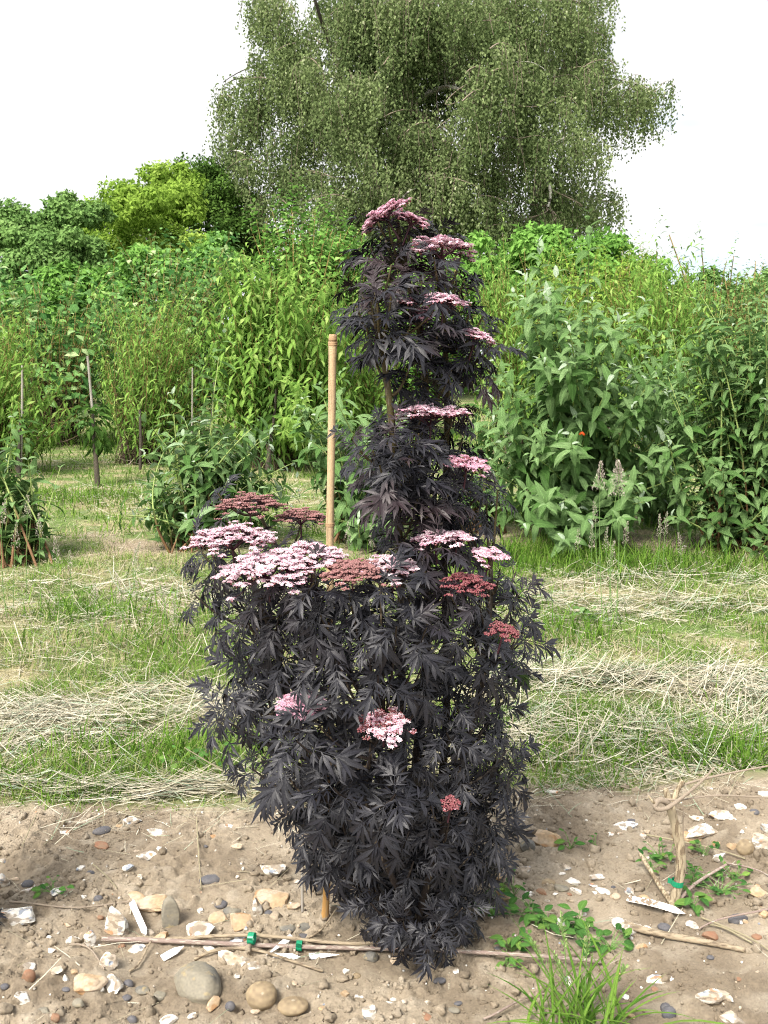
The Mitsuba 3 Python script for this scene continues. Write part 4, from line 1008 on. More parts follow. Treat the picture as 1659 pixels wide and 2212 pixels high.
# ---------------------------------------------------------------- stones on the bare soil
def flint_color(p, n, uv):
    a, b, c = fbm(p.x * 26, p.y * 26, p.z * 26), fbm(p.x * 38 + 9, p.y * 38, p.z * 38 + 4), noise(p.x * 150, p.y * 150, p.z * 150)
    col = mix((0.64, 0.62, 0.57), (0.42, 0.35, 0.27), smoothstep(0.52, 0.64, a))
    col = mix(col, (0.26, 0.29, 0.34), smoothstep(0.66, 0.70, b))
    col = mix(col, (0.45, 0.20, 0.08), smoothstep(0.80, 0.86, noise(p.x * 60 + 3, p.y * 60, p.z * 60)) * 0.8)
    col = mix(col, (0.24, 0.195, 0.145), 0.85 * smoothstep(0.50, 0.62, fbm(p.x * 45 + 20, p.y * 45, p.z * 90)))
    return col * (0.8 + 0.35 * c)


SOILED = lambda p: mix((0.31, 0.24, 0.165), (0.24, 0.185, 0.13), noise(p.x * 90, p.y * 90, p.z * 90))
scene['white_flint_mat'] = solid_bsdf(flint_color, rough=0.7, spec=0.4)
scene['tan_flint_mat'] = solid_bsdf(lambda p, n, uv: mix(mix((0.39, 0.2808, 0.1716), (0.4524, 0.3666, 0.273), smoothstep(0.4, 0.65, fbm(p.x * 24, p.y * 24, p.z * 24))), (0.3276, 0.1716, 0.0702), 0.7 * smoothstep(0.68, 0.8, noise(p.x * 40 + 5, p.y * 40, p.z * 40))) * (0.75 + 0.4 * noise(p.x * 170, p.y * 170, p.z * 170)), rough=0.8)
scene['grey_stone_mat'] = solid_bsdf(lambda p, n, uv: mix(mix((0.2106, 0.1911, 0.1482), (0.1326, 0.1287, 0.117), smoothstep(0.4, 0.65, fbm(p.x * 17, p.y * 17, p.z * 17))), (0.2808, 0.2262, 0.1326), smoothstep(0.62, 0.78, fbm(p.x * 60, p.y * 60, p.z * 60))) * (0.85 + 0.3 * noise(p.x * 200, p.y * 200, p.z * 200)), rough=0.75)
scene['dark_pebble_mat'] = solid_bsdf(lambda p, n, uv: mix((0.07125, 0.075, 0.09), (0.1275, 0.12, 0.12), fbm(p.x * 50, p.y * 50, p.z * 50)) * (0.9 + 0.2 * noise(p.x * 300, p.y * 300, p.z * 300)), rough=0.7)
scene['tan_pebble_mat'] = solid_bsdf(lambda p, n, uv: mix(mix((0.304, 0.2356, 0.1444), (0.228, 0.1748, 0.114), fbm(p.x * 40, p.y * 40, p.z * 40)), (0.4712, 0.418, 0.3344), smoothstep(0.57, 0.64, fbm(p.x * 28 + 2, p.y * 28, p.z * 28))) * (0.7 + 0.6 * noise(p.x * 120, p.y * 120, p.z * 120)), rough=0.75)
scene['brick_mat'] = solid_bsdf(lambda p, n, uv: mix((0.2508, 0.1216, 0.0722), (0.228, 0.1596, 0.1064), noise(p.x * 80, p.y * 80, p.z * 80)), rough=0.9)
rng = np.random.default_rng(31)
KIND = {'w': ('white_flint_mat', 'flint_stone', 'small white flint chip lying on the bare soil', 'small white flint chips', 0.62, 8), 't': ('tan_flint_mat', 'flint_stone', 'small tan flint fragment lying on the bare soil', 'small tan flint fragments', 0.5, 7),
        'd': ('dark_pebble_mat', 'pebble', 'small dark grey pebble lying on the bare soil', 'small dark pebbles', 0.10, 0), 'p': ('tan_pebble_mat', 'pebble', 'small rounded tan pebble lying on the bare soil', 'small tan pebbles', 0.08, 0),
        'g': ('grey_stone_mat', 'stone', 'small grey stone lying on the bare soil', 'small grey stones', 0.20, 2), 'b': ('brick_mat', 'brick_fragment', 'small red-brown brick fragment on the bare soil', 'small brick fragments', 0.25, 4)}


def stone(px, py, w, h, kind, label=None, rise=None, turn=None, cuts=None):
    mat, name, common_label, group, rough_amp, ncut = KIND[kind]
    g = ground(px, py + 0.22 * h)
    d = np.linalg.norm(g - EYE)
    wm, hm = w / F * d, h / F * d
    dep = min(wm, hm * 1.3) * rng.uniform(0.75, 0.95)
    hz = np.clip((hm - 0.5 * dep) / 0.86, 0.30 * wm, 1.9 * wm) if rise is None else rise
    base = ICO[3 if w > 26 else 2 if w > 11 else 1]
    v = np.array(base.vertices)
    s = rng.uniform(0, 90, 3)
    v = v * (1 + rough_amp * 1.6 * (meshkit.fbm(v * 1.15 + s, 2, 3) - 0.5) + rough_amp * 0.55 * (meshkit.fbm(v * 3.2 + s, 3, 6) - 0.5))[:, None]
    for _ in range(ncut if cuts is None else cuts):
        nrm = unit(rng.normal(0, 1, 3) * [1, 1, 0.8])
        lim = rng.uniform(0.40, 0.85)
        over = np.maximum(v @ nrm - lim, 0)
        v = v - 0.88 * over[:, None] * nrm
    v = (v - 0.5 * (v.max(0) + v.min(0))) / (np.ptp(v, axis=0) / 2)
    a = rng.normal(0, 0.35) if turn is None else turn
    v = v * [0.5 * wm, 0.5 * dep, 0.62 * hz]
    ca, sa = math.cos(a), math.sin(a)
    v = v @ np.array([[ca, sa, 0], [-sa, ca, 0], [0, 0, 1]])
    v = v + g + [0, 0, 0.22 * hz]
    key = numbered(name)
    scene[key] = mikit.ply((v, np.array(base.faces)), mat, smooth=24 if ncut > 2 else True)
    TRIS[0] += len(base.faces)
    cat = {'flint_stone': 'stone', 'pebble': 'pebble', 'stone': 'stone', 'brick_fragment': 'brick'}[name]
    tag(key, label or common_label, cat, None if label else group)
    if not label:
        SMALL_STONES[key] = (px, py, w, h, kind)
    return key


SMALL_STONES = {}
LEFT = [(15, 890, 50, 80, 'w', 'white flint cut off by the left edge of the picture, upper one'), (85, 1045, 150, 100, 'w', 'large white flint with rusty spots at the left edge'), (505, 1075, 95, 150, 'w', 'tall upright white flint left of the white plant label'),
        (738, 1045, 75, 150, 'g', 'long pale grey flint standing left of the rounded white flint'), (860, 1100, 120, 80, 'w', 'rounded grey-white flint above the long cane'), (1045, 1060, 110, 80, 't', 'tan flint with a white horn, left of the bamboo foot'), (1110, 1010, 45, 100, 'w', 'white horn of flint rising beside the tan flint'),
        (1170, 960, 150, 90, 't', 'pinkish tan flint near the foot of the bamboo cane'), (650, 980, 150, 100, 't', 'orange-tan flint in the middle left of the soil'), (580, 950, 85, 60, 't', 'smaller orange-tan flint touching the larger one'), (632, 780, 90, 60, 'w', 'white tooth-shaped flint below the hay on the left'), (700, 750, 60, 30, 'w', 'flat white flint beside the tooth-shaped flint'),
        (1175, 840, 115, 85, 'w', 'blocky flint with dark and white faces at the left of the elder'), (970, 650, 80, 50, 'w', 'white flint just below the hay left of the elder'), (570, 625, 80, 40, 'w', 'white flint at the edge of the hay on the left'), (680, 675, 95, 40, 'w', 'ragged white flint right under the hay on the left'),
        (910, 880, 90, 55, 'd', 'flat dark stone between straw stalks left of the elder'), (440, 670, 75, 45, 'd', 'dark flint at the hay edge on the left'), (120, 900, 46, 42, 'd', 'round dark pebble near the left edge'), (470, 1230, 80, 70, 'w', 'round ribbed white flint below the left end of the long cane'), (125, 1300, 52, 60, 'b', 'brick-red stone with a white cap near the left edge'), (128, 1268, 46, 46, 'w', 'white cap of flint on the brick-red stone'),
        (390, 1310, 130, 100, 't', 'brown flint boulder with an orange side, lower left'), (495, 1345, 130, 60, 'w', 'jagged white flint beside the brown boulder'), (555, 1335, 40, 45, 'd', 'blue-grey end of flint beside the jagged white flint'), (95, 1385, 70, 60, 'w', 'white flint with a rusty dot, lower left'), (860, 1330, 220, 160, 'g', 'biggest stone, smooth grey, below the long cane', .075),
        (1130, 1378, 120, 125, 'p', 'tan cobble with white patches right of the biggest stone'), (1265, 1415, 120, 88, 'p', 'smooth oval tan pebble right of the patchy cobble'), (920, 1420, 60, 55, 't', None), (1240, 1160, 70, 40, 'w', 'white flint under the canes beside the plant labels'), (1030, 1145, 85, 50, 'w', 'white flint touching the upper cane left of the green tape'), (1600, 1470, 60, 80, 'w', 'grey-white flint at the bottom edge below the elder'), (730, 1488, 70, 55, 'w', 'white flint cut off by the bottom edge on the left'),
        (1000, 1015, 75, 50, 'g', None), (945, 1045, 80, 55, 't', None), (390, 857, 36, 36, 'd', None), (425, 965, 36, 36, 'd', None), (955, 988, 52, 42, 'd', None), (555, 840, 46, 42, 'w', None), (250, 940, 60, 30, 'w', None), (195, 912, 50, 28, 'w', None), (280, 680, 42, 22, 'w', None), (315, 1145, 52, 42, 'w', None), (388, 1150, 50, 78, 'w', None), (248, 1285, 50, 36, 'w', None),
        (995, 1430, 40, 42, 'd', None), (690, 1385, 50, 42, 'g', None), (570, 1490, 42, 42, 'd', None), (545, 1395, 40, 30, 'd', None), (830, 1470, 36, 28, 'w', None), (1095, 1252, 62, 48, 'w', None), (1025, 1300, 28, 30, 'w', None), (1495, 1280, 32, 28, 'w', None), (1540, 1297, 36, 30, 'p', None), (1490, 1377, 40, 28, 't', None), (1545, 1392, 30, 20, 'w', None), (1305, 1132, 62, 40, 'd', None), (1315, 1085, 60, 44, 'g', None), (1240, 1085, 70, 50, 'g', None),
        (20, 1355, 34, 30, 'd', None), (285, 1308, 24, 34, 'w', None), (285, 1357, 34, 20, 'd', None), (1282, 887, 30, 20, 'w', None), (1020, 745, 50, 28, 't', None), (320, 1278, 34, 26, 't', None), (605, 893, 20, 24, 'w', None), (350, 855, 40, 24, 'w', None), (10, 800, 36, 20, 'w', None), (60, 880, 40, 14, 't', None), (120, 935, 60, 20, 'w', None), (355, 955, 22, 20, 'w', None), (885, 742, 26, 16, 'd', None), (245, 1110, 24, 16, 'w', None), (225, 1190, 30, 28, 'w', None), (210, 1130, 26, 16, 'w', None), (290, 1080, 44, 18, 't', None),
        (435, 1045, 26, 24, 'b', None), (525, 1170, 30, 20, 'b', None), (590, 1180, 70, 40, 'w', None), (640, 1110, 60, 30, 'w', None), (690, 1140, 90, 40, 't', None), (900, 1175, 60, 26, 'w', None), (1010, 1225, 130, 34, 'w', None), (1160, 1025, 32, 26, 'd', None), (1270, 1000, 60, 30, 't', None), (240, 1490, 36, 40, 'b', None), (1430, 1180, 50, 26, 'w', None), (1600, 1215, 60, 50, 'g', None), (1100, 1470, 40, 22, 't', None), (840, 975, 20, 16, 'w', None), (865, 1020, 26, 30, 'w', None), (1560, 1400, 22, 18, 'w', None), (1270, 1330, 30, 22, 't', None), (1390, 1440, 30, 22, 't', None), (340, 1420, 50, 40, 'g', None), (190, 1440, 60, 40, 'g', None), (615, 1360, 60, 44, 'g', None), (440, 730, 70, 40, 'b', None), (515, 650, 30, 18, 't', None), (920, 682, 34, 26, 't', None), (590, 760, 24, 16, 'w', None)]
for x, y, w, h, k, lbl, *up in LEFT:
    stone(0.5 * x, 1458 + 0.5 * y, 0.5 * w, 0.5 * h, k, lbl, *up)
RIGHT = [(1040, 652, 105, 60, 'w', 'striped white flint in the soil between elder and stump'), (705, 702, 115, 95, 't', 'large tan and white flint right of the elder'), (620, 732, 60, 62, 'g', 'dark brown stone beside the large tan flint'), (1370, 665, 150, 78, 'w', 'large white and bluish flint behind the stump'), (1310, 702, 120, 50, 't', 'pale tan flint leaning on the large bluish flint'), (1455, 608, 115, 50, 'w', 'white flint with flat top, behind the stump on the right'), (1560, 742, 72, 76, 'p', 'brown pebble near the right edge'), (1625, 725, 76, 82, 'w', 'grey and white flint at the right edge beside the brown pebble'),
         (1648, 662, 40, 50, 'w', 'white flint cut by the right edge'), (1645, 507, 46, 44, 'w', 'white flint at the right edge below the hay'), (1630, 928, 90, 72, 't', 'speckled tan flint at the right edge beside the weeds'), (1530, 1052, 85, 52, 'd', 'flat grey flint right of the stump'), (708, 897, 62, 36, 'p', 'oval tan pebble between elder and stump'), (765, 917, 62, 36, 'g', 'grey-green pebble beside the oval tan pebble'), (678, 932, 46, 30, 'b', 'reddish pebble below the oval tan pebble'), (815, 890, 60, 36, 'w', 'broken blue-black and white flint right of the pebbles'), (920, 872, 62, 42, 'w', 'white flint right of the broken one'),
         (1035, 1072, 112, 92, 'w', 'large white flint at the left end of the dirty plant label'), (1410, 1127, 62, 52, 'b', 'brown and white flint below the dirty plant label'), (1190, 1312, 105, 52, 'w', 'white flint right of the grass tuft'), (1420, 1392, 140, 72, 'w', 'long white flint in the lower right'), (1230, 1462, 56, 60, 'd', 'dark double pebble at the bottom right'), (1215, 1438, 40, 40, 'd', 'smaller half of the dark double pebble'), (1505, 1482, 95, 55, 'w', 'white flint at the bottom edge on the right'), (240, 1308, 52, 28, 'd', 'flat blue-grey pebble below the elder'), (185, 1466, 56, 36, 'b', 'brick-brown stone at the bottom below the elder'), (505, 957, 82, 52, 't', 'tan flint right beside the lowest elder leaves'), (490, 872, 72, 52, 't', 'pale brown flint half under the elder'), (600, 842, 82, 28, 'w', 'flat white flint right of the elder'),
         (725, 503, 56, 26, 'w', None), (1065, 626, 40, 20, 'd', None), (975, 690, 42, 22, 'w', None), (1115, 692, 36, 36, 'w', None), (1135, 675, 42, 30, 't', None), (1020, 686, 24, 20, 'w', None), (1510, 736, 52, 32, 't', None), (1540, 552, 50, 42, 'w', None), (1450, 782, 72, 52, 'w', None), (1415, 482, 42, 32, 'w', None), (790, 832, 36, 32, 'w', None), (770, 856, 26, 16, 'w', None), (830, 930, 52, 26, 'w', None), (905, 908, 40, 20, 'w', None), (945, 932, 62, 28, 'w', None), (1000, 956, 42, 36, 't', None), (1060, 936, 36, 42, 'w', None), (620, 948, 62, 26, 'w', None), (705, 976, 26, 14, 'w', None), (740, 945, 22, 14, 'w', None), (800, 945, 24, 18, 'b', None), (910, 940, 22, 14, 'w', None),
         (1125, 962, 52, 42, 't', None), (750, 1066, 62, 52, 'w', None), (1130, 1096, 52, 42, 'w', None), (1210, 1086, 52, 42, 'd', None), (1330, 1076, 52, 32, 'w', None), (1170, 1357, 28, 24, 'b', None), (1065, 1472, 42, 26, 't', None), (60, 1227, 62, 42, 't', None), (190, 1256, 32, 26, 'w', None), (300, 1447, 50, 26, 'g', None), (320, 1417, 36, 22, 'd', None), (790, 1342, 42, 42, 'w', None), (1035, 1387, 42, 34, 'w', None), (490, 1170, 36, 36, 'd', None), (310, 1276, 26, 22, 'w', None), (560, 1120, 24, 20, 'w', None), (650, 1372, 20, 16, 'w', None), (1110, 1172, 50, 30, 't', None), (1540, 1300, 26, 18, 'b', None), (1410, 1218, 30, 22, 'd', None), (1490, 1400, 28, 26, 'w', None), (40, 1380, 26, 18, 'w', None), (20, 1424, 60, 20, 'w', None), (1560, 1065, 26, 24, 't', None), (1640, 1030, 40, 36, 't', None), (1610, 1130, 40, 30, 'b', None), (990, 915, 20, 14, 'd', None), (860, 1030, 30, 24, 'w', None), (1130, 790, 40, 18, 'w', None), (1545, 670, 26, 20, 'w', None), (1600, 590, 40, 34, 'd', None), (1440, 715, 40, 24, 't', None), (1350, 620, 60, 30, 'w', None)]
for x, y, w, h, k, lbl in RIGHT:
    stone(829.5 + 0.5 * x, 1458 + 0.5 * y, 0.5 * w, 0.5 * h, k, lbl)
stone(327, 1228, 28, 20, 'w', 'round white stone lying in the grass behind the elder on the left')
for px, py in ((1510, 1192), (1545, 1200), (1594, 1186), (1640, 1196), (1480, 1180)):
    stone(px, py, 14, 9, 'w', {1510: 'pale flint at the soil edge, left of the small upright white label', 1545: 'second pale flint left of the small upright white label', 1594: 'pale flint just left of the small upright white label', 1640: 'pale flint right of the small upright white label', 1480: 'leftmost pale flint under the right-hand butterfly bush'}[px])
# the small ones take their names from what lies beside them
MARKS = {(0.5 * x, 1458 + 0.5 * y): t for x, y, t in ((505, 1075, 'tall upright white flint'), (738, 1045, 'long pale grey flint'), (860, 1100, 'rounded grey-white flint'), (1170, 960, 'pinkish tan flint'), (650, 980, 'orange-tan flint'), (632, 780, 'tooth-shaped white flint'), (1175, 840, 'blocky dark and white flint'), (910, 880, 'flat dark stone'), (470, 1230, 'ribbed white flint'), (125, 1300, 'brick-red stone'), (390, 1310, 'brown boulder'), (495, 1345, 'jagged white flint'), (860, 1330, 'biggest stone'), (1130, 1378, 'patchy tan cobble'), (1265, 1415, 'smooth oval pebble'), (85, 1045, 'large rusty white flint'), (1290, 1196, 'second green tape'), (1088, 1170, 'left green tape'), (1395, 1050, 'bamboo foot'), (800, 1180, 'long cane'), (970, 650, 'hay edge'), (570, 625, 'hay edge'))}
MARKS.update({(829.5 + 0.5 * x, 1458 + 0.5 * y): t for x, y, t in ((1040, 652, 'striped white flint'), (705, 702, 'large tan flint'), (1370, 665, 'large bluish flint'), (1560, 742, 'brown pebble'), (1630, 928, 'speckled tan flint'), (1530, 1052, 'flat grey flint'), (708, 897, 'oval tan pebble'), (815, 890, 'broken blue-black flint'), (1035, 1072, 'flint by the dirty label'), (1170, 1010, 'dirty plant label'), (1190, 1312, 'flint right of the grass tuft'), (1420, 1392, 'long white flint'), (1230, 1462, 'dark double pebble'), (240, 1308, 'flat blue-grey pebble'), (505, 957, 'tan flint by the elder'), (850, 1400, 'grass tuft'), (1250, 960, 'stump foot'), (1300, 1150, 'thick dead branch'), (185, 1466, 'brick-brown stone'))})
said = {v['label'] for v in labels.values() if 'label' in v}
for key, (px, py, w, h, kind) in SMALL_STONES.items():
    what = {'w': 'white flint chip', 't': 'tan flint fragment', 'd': 'dark grey pebble', 'p': 'rounded tan pebble', 'g': 'grey stone', 'b': 'red-brown brick fragment'}[kind]
    look = 'tiny' if w < 14 else 'upright' if h > 1.1 * w else 'flat' if h < 0.55 * w else 'small'
    near = sorted(MARKS, key=lambda q: (q[0] - px) ** 2 + 1.5 * (q[1] - py) ** 2)
    for k, a in enumerate(near[:4]):
        dx, dy = px - a[0], py - a[1]
        far = math.hypot(dx, dy) > 70
        side = ('a little way ' if far else '') + (('right of' if dx > 0 else 'left of') if abs(dx) > abs(dy) else ('in front of' if dy > 0 else 'behind'))
        text = f'{look} {what} {side} the {MARKS[a]}'
        if text not in said:
            break
    said.add(text)
    labels[key] = {'label': text, 'category': labels[key]['category'], 'group': labels[key]['group']}
# gravel too small to count
m = Mesh()
for cnt, lo, hi in ((420, .0025, .006),):
    x, y = rng.uniform(-1.2, 1.2, cnt), rng.uniform(2.0, 3.35, cnt)
    b = ICO[1]
    s = (lo + (hi - lo) * rng.uniform(0, 1, cnt) ** 2)
    v = np.array(b.vertices)[None] * (1 + .3 * rng.uniform(-1, 1, (cnt, len(b.vertices), 1))) * (s[:, None, None] * rng.uniform(.6, 1.3, (cnt, 1, 3))) + np.stack([x, y, ground_z(x, y) + s * .4], -1)[:, None]
    m.add(v, np.array(b.faces)[None] + (np.arange(cnt) * len(b.vertices))[:, None, None])
put('gravel', m, 'white_flint_mat')
tag('gravel', 'tiny white chips of flint strewn over the soil', 'gravel', kind='stuff')

# ---------------------------------------------------------------- canes, sticks, tape and plant labels
scene['dead_cane_mat'] = solid_bsdf(lambda p, n, uv: mix(mix((0.304, 0.2432, 0.2052), (0.2052, 0.1444, 0.1292), fbm(p.x * 40, p.y * 160, p.z * 160)), (0.38, 0.342, 0.2888), smoothstep(0.55, 0.8, noise(p.x * 70, p.y * 300, p.z * 300))), rough=0.8)
scene['dead_wood_mat'] = solid_bsdf(lambda p, n, uv: mix((0.38, 0.3192, 0.2204), (0.1672, 0.1254, 0.0798), smoothstep(0.42, 0.66, fbm(p.x * 170, p.y * 170, p.z * 30))), rough=0.85)
scene['dead_stick_mat'] = solid_bsdf(lambda p, n, uv: mix((0.33, 0.27, 0.19), (0.15, 0.115, 0.08), smoothstep(0.35, 0.7, fbm(p.x * 28, p.y * 170, p.z * 170))), rough=0.85)
scene['green_tape_mat'] = solid_bsdf((0.012, 0.24, 0.12), rough=0.35, spec=0.5, two=True)
scene['label_mat'] = solid_bsdf((0.66, 0.67, 0.68), rough=0.4, two=True)
scene['dirty_label_mat'] = solid_bsdf(lambda p, n, uv: mix((0.608, 0.584, 0.544), (0.192, 0.148, 0.104), smoothstep(0.46, 0.56, noise(p.x * 130, p.y * 130, p.z * 130) * 0.5 + 0.5 * fbm(p.x * 300, p.y * 300, p.z * 300)) * smoothstep(0.04, 0.14, uv.x - dr.floor(uv.x)) * smoothstep(0.62, 0.5, uv.y)), rough=0.6, two=True)


def R1(x, y, z=0.0):
    return ground(0.5 * x, 1458 + 0.5 * y, z)


def R2(x, y, z=0.0):
    return ground(829.5 + 0.5 * x, 1458 + 0.5 * y, z)


def stick(name, label, pts, r0, r1, mat, sides=7, k=40, knobs=0.0, cat='stick', group=None):
    line = smooth_line(pts, k)
    r = np.linspace(r0, r1, k) * (1 + knobs * (np.random.default_rng(len(USED)).uniform(0, 1, k) > 0.87))
    key = numbered(name)
    put(key, Mesh().add(*tubes(line, r[None], sides, cap=True)), mat)
    tag(key, label, cat, group)
    return key


stick('dead_cane', 'long straight dead cane lying across the soil below the elder', [R1(440, 1165, .016), R1(850, 1185, .020), R1(1300, 1205, .020), R2(0, 1210, .018), R2(400, 1230, .012), R2(950, 1252, .009)], .0066, .0046, 'dead_cane_mat', knobs=0.2, cat='cane')
stick('dead_cane', 'thinner dead cane lying just behind the long one, left of the green tape', [R1(590, 1150, .010), R1(800, 1158, .014), R1(1090, 1158, .020), R1(1300, 1182, .020), R1(1500, 1205, .030), R1(1640, 1200, .03), R2(40, 1170, .02)], .0056, .0040, 'dead_stick_mat', knobs=0.25, cat='cane')
stick('fallen_stick', 'bent brown stem in front of the long cane, under the plant labels', [R1(840, 1238, .006), R1(930, 1212, .014), R1(1130, 1215, .014), R1(1260, 1252, .012), R1(1395, 1288, .006)], .0046, .0030, 'dead_stick_mat', knobs=0.3, cat='stick')
stick('fallen_stick', 'thin twig bowed along the soil behind the white flints on the left', [R1(40, 990, .01), R1(180, 1012, .012), R1(340, 1022, .012), R1(470, 1008, .012), R1(600, 985, .01)], .0028, .002, 'twig_mat', cat='stick')
stick('fallen_stick', 'short knotty twig left of the ribbed white flint', [R1(300, 1182, .01), R1(370, 1190, .012), R1(410, 1225, .012), R1(450, 1260, .008)], .0026, .002, 'twig_mat', knobs=.4, cat='stick')
stick('fallen_stick', 'brown twig beside the biggest stone, forking towards the cane', [R1(560, 1290, .008), R1(610, 1250, .014), R1(640, 1200, .018), R1(655, 1180, .02)], .0030, .002, 'dead_stick_mat', cat='stick')
stick('fallen_stick', 'dead twigs arching over the foot of the elder on its left', [R1(1330, 1165, .01), R1(1400, 1130, .03), R1(1450, 1090, .05), R1(1490, 1060, .06)], .0030, .0015, 'dead_stick_mat', cat='stick')
stick('thin_stake', 'thin grey stake standing left of the bamboo foot', [R1(1307, 1045), R1(1307, 1045) + [0.0, 0.01, .10], R1(1307, 1045) + [.001, 0.015, .155]], .0040, .0036, 'weathered_cane_mat', cat='stake')
stick('dead_branch', 'thick brown dead branch lying in the lower right', [R2(1035, 1105, .02), R2(1180, 1140, .016), R2(1380, 1172, .013), R2(1560, 1200, .006)], .0100, .0068, 'dead_stick_mat', 9, 50, .12, cat='branch')
for k, (a, b, lbl) in enumerate((((1130, 700), (1560, 800), 'pale dead stalk lying behind the stump'), ((1480, 820), (1659, 880), 'bleached flat stalk at the right edge right of the stump'), ((1370, 1060), (1659, 1200), 'pale dead stalk running to the right edge below the weeds'), ((430, 1500), (700, 1390), 'straw-coloured stalk left of the grass tuft'), ((1590, 1170), (1400, 1090), 'dry stalk right of the dirty plant label'), ((1659, 1030), (1360, 1110), 'dry arching stalk above the thick dead branch'))):
    p, q = R2(*a, .008), R2(*b, .008)
    stick('dead_stalk', lbl, [p, p * .66 + q * .34 + [0, 0, .006], p * .33 + q * .67 + [0, .01, .004], q], .0030, .002, 'dead_cane_mat' if k % 2 else 'hay_mat', cat='stalk')
for a, b, c, lbl in (((850, 655), (858, 780), (870, 940), 'bleached grass stalk standing out in the soil left of the elder'), ((350, 560), (260, 680), (190, 750), 'long straw stalk slanting down from the hay on the left'), ((160, 640), (125, 700), (95, 760), 'short straw stalk at the hay edge on the far left'), ((400, 840), (450, 890), (505, 930), 'straw stalk lying by the dark pebbles on the left')):
    stick('straw_stalk', lbl, [R1(*a, .03), R1(*b, .02), R1(*c, .01)], .0022, .0016, 'hay_mat', 5, 16, cat='straw')


def band(name, label, around, axis_dir, r, width, tail=0.0):
    """A strip of tape wound round a stem, with a loose end."""
    key = numbered(name)
    ax = unit(np.asarray(axis_dir, float))
    a = unit(np.cross(ax, [0.1, 0.2, 0.97] if abs(ax[2]) < .8 else [0.1, 0.97, 0]))
    b = np.cross(ax, a)
    ang = np.linspace(0, 2 * np.pi, 25)
    ring = [around + r * (math.cos(t) * a + math.sin(t) * b) for t in ang]
    if tail:
        out = unit(a * 0.5 + b * -0.9)
        ring += [ring[-1] + out * tail * t + [0, 0, -0.004 * t * t] for t in (0.3, 0.6, 1.0)]
    ring = np.array(ring)
    v = np.vstack([ring - ax * width / 2, ring + ax * width / 2])
    n = len(ring)
    f = [[i, i + 1, n + i] for i in range(n - 1)] + [[n + i, i + 1, n + i + 1] for i in range(n - 1)]
    put(key, Mesh().add(v, np.array(f)), 'green_tape_mat')
    tag(key, label, 'tape')
    return key


band('tie_tape', 'green tape wrapped round the two canes, left of the plant labels', (R1(1088, 1172, .018)), R1(1200, 1182) - R1(1000, 1172), .0150, .016, .012)
band('tie_tape', 'second green tape on the canes, right between the plant labels', (R1(1293, 1196, .017)), R1(1400, 1200) - R1(1200, 1172), .0135, .015, .020)


def plant_label(label, p, q, width, lift, point=0.25, mat='label_mat', bow=0.0, name='plant_label', notch=True, roll=0.3):
    """A flat plastic tag from p to q with a pointed end, 0.9 mm thick."""
    p, q = np.asarray(p, float), np.asarray(q, float)
    X = q - p
    L = np.linalg.norm(X)
    X = X / L
    Z = unit(np.array([0.0, -roll, 1.0]))
    Z = unit(Z - (Z @ X) * X)
    Y = np.cross(Z, X)
    t = np.array([0, .02, .3, .5, 1 - point, 1.0])
    if bow:
        t = np.linspace(0, 1, 12)
    w = np.array([0.42 if x < .01 and notch else .5 if x <= 1 - point else .5 * max(.08, (1 - x) / point) for x in t]) * width
    c = p + np.outer(t * L, X) + np.outer(bow * 4 * t * (1 - t), Z)
    h = 0.00045
    n = len(t)
    v = np.vstack([c + np.outer(w, Y) + Z * h, c - np.outer(w, Y) + Z * h, c + np.outer(w, Y) - Z * h, c - np.outer(w, Y) - Z * h])
    f = []
    for i in range(n - 1):
        for a, b in ((0, 1), (3, 2), (2, 0), (1, 3)):
            f += [[a * n + i, b * n + i, a * n + i + 1], [b * n + i, b * n + i + 1, a * n + i + 1]]
    f += [[0, 2 * n, n], [n, 2 * n, 3 * n], [n - 1, 2 * n - 1, 3 * n - 1], [2 * n - 1, 4 * n - 1, 3 * n - 1]]
    key = numbered(name)
    uv = np.stack([np.concatenate([np.full(n, .95), np.full(n, .05), np.full(n, .95), np.full(n, .05)]), np.tile(t, 4)], -1)
    put(key, Mesh().add(v, np.array(f), uv), mat, False)
    tag(key, label, 'label')


plant_label('white plastic plant label leaning in the soil right of the tall white flint', R1(570, 1028, .035), R1(632, 1140, .012), .017, 0, .12, roll=1.2)
plant_label('white plastic plant label lying in front of the long cane, above the biggest stone', R1(700, 1240, .010), R1(795, 1195, .016), .019, 0, .4, roll=1.0)
plant_label('white pointed plant label lying over the canes between the green tapes', R1(1262, 1172, .030), R1(1150, 1228, .012), .016, 0, .8, roll=1.0)
plant_label('white plant label half under the canes, below the second green tape', R1(1180, 1222, .008), R1(1300, 1232, .008), .015, 0, .3, roll=1.0)
plant_label('long pointed white plant label right of the second green tape', R1(1335, 1228, .008), R1(1466, 1226, .012), .016, 0, .8, roll=1.0)
plant_label('bent white plastic label smeared with soil at the foot of the stump', R2(1048, 992, .02), R2(1300, 1052, .014), .020, 0, .15, 'dirty_label_mat', bow=.012, roll=.8)
g = ground(1612, 1180)
plant_label('small upright white label at the foot of the right-hand butterfly bush', g + [0.005, 0, .085], g, .022, 0, .2, roll=8.0)

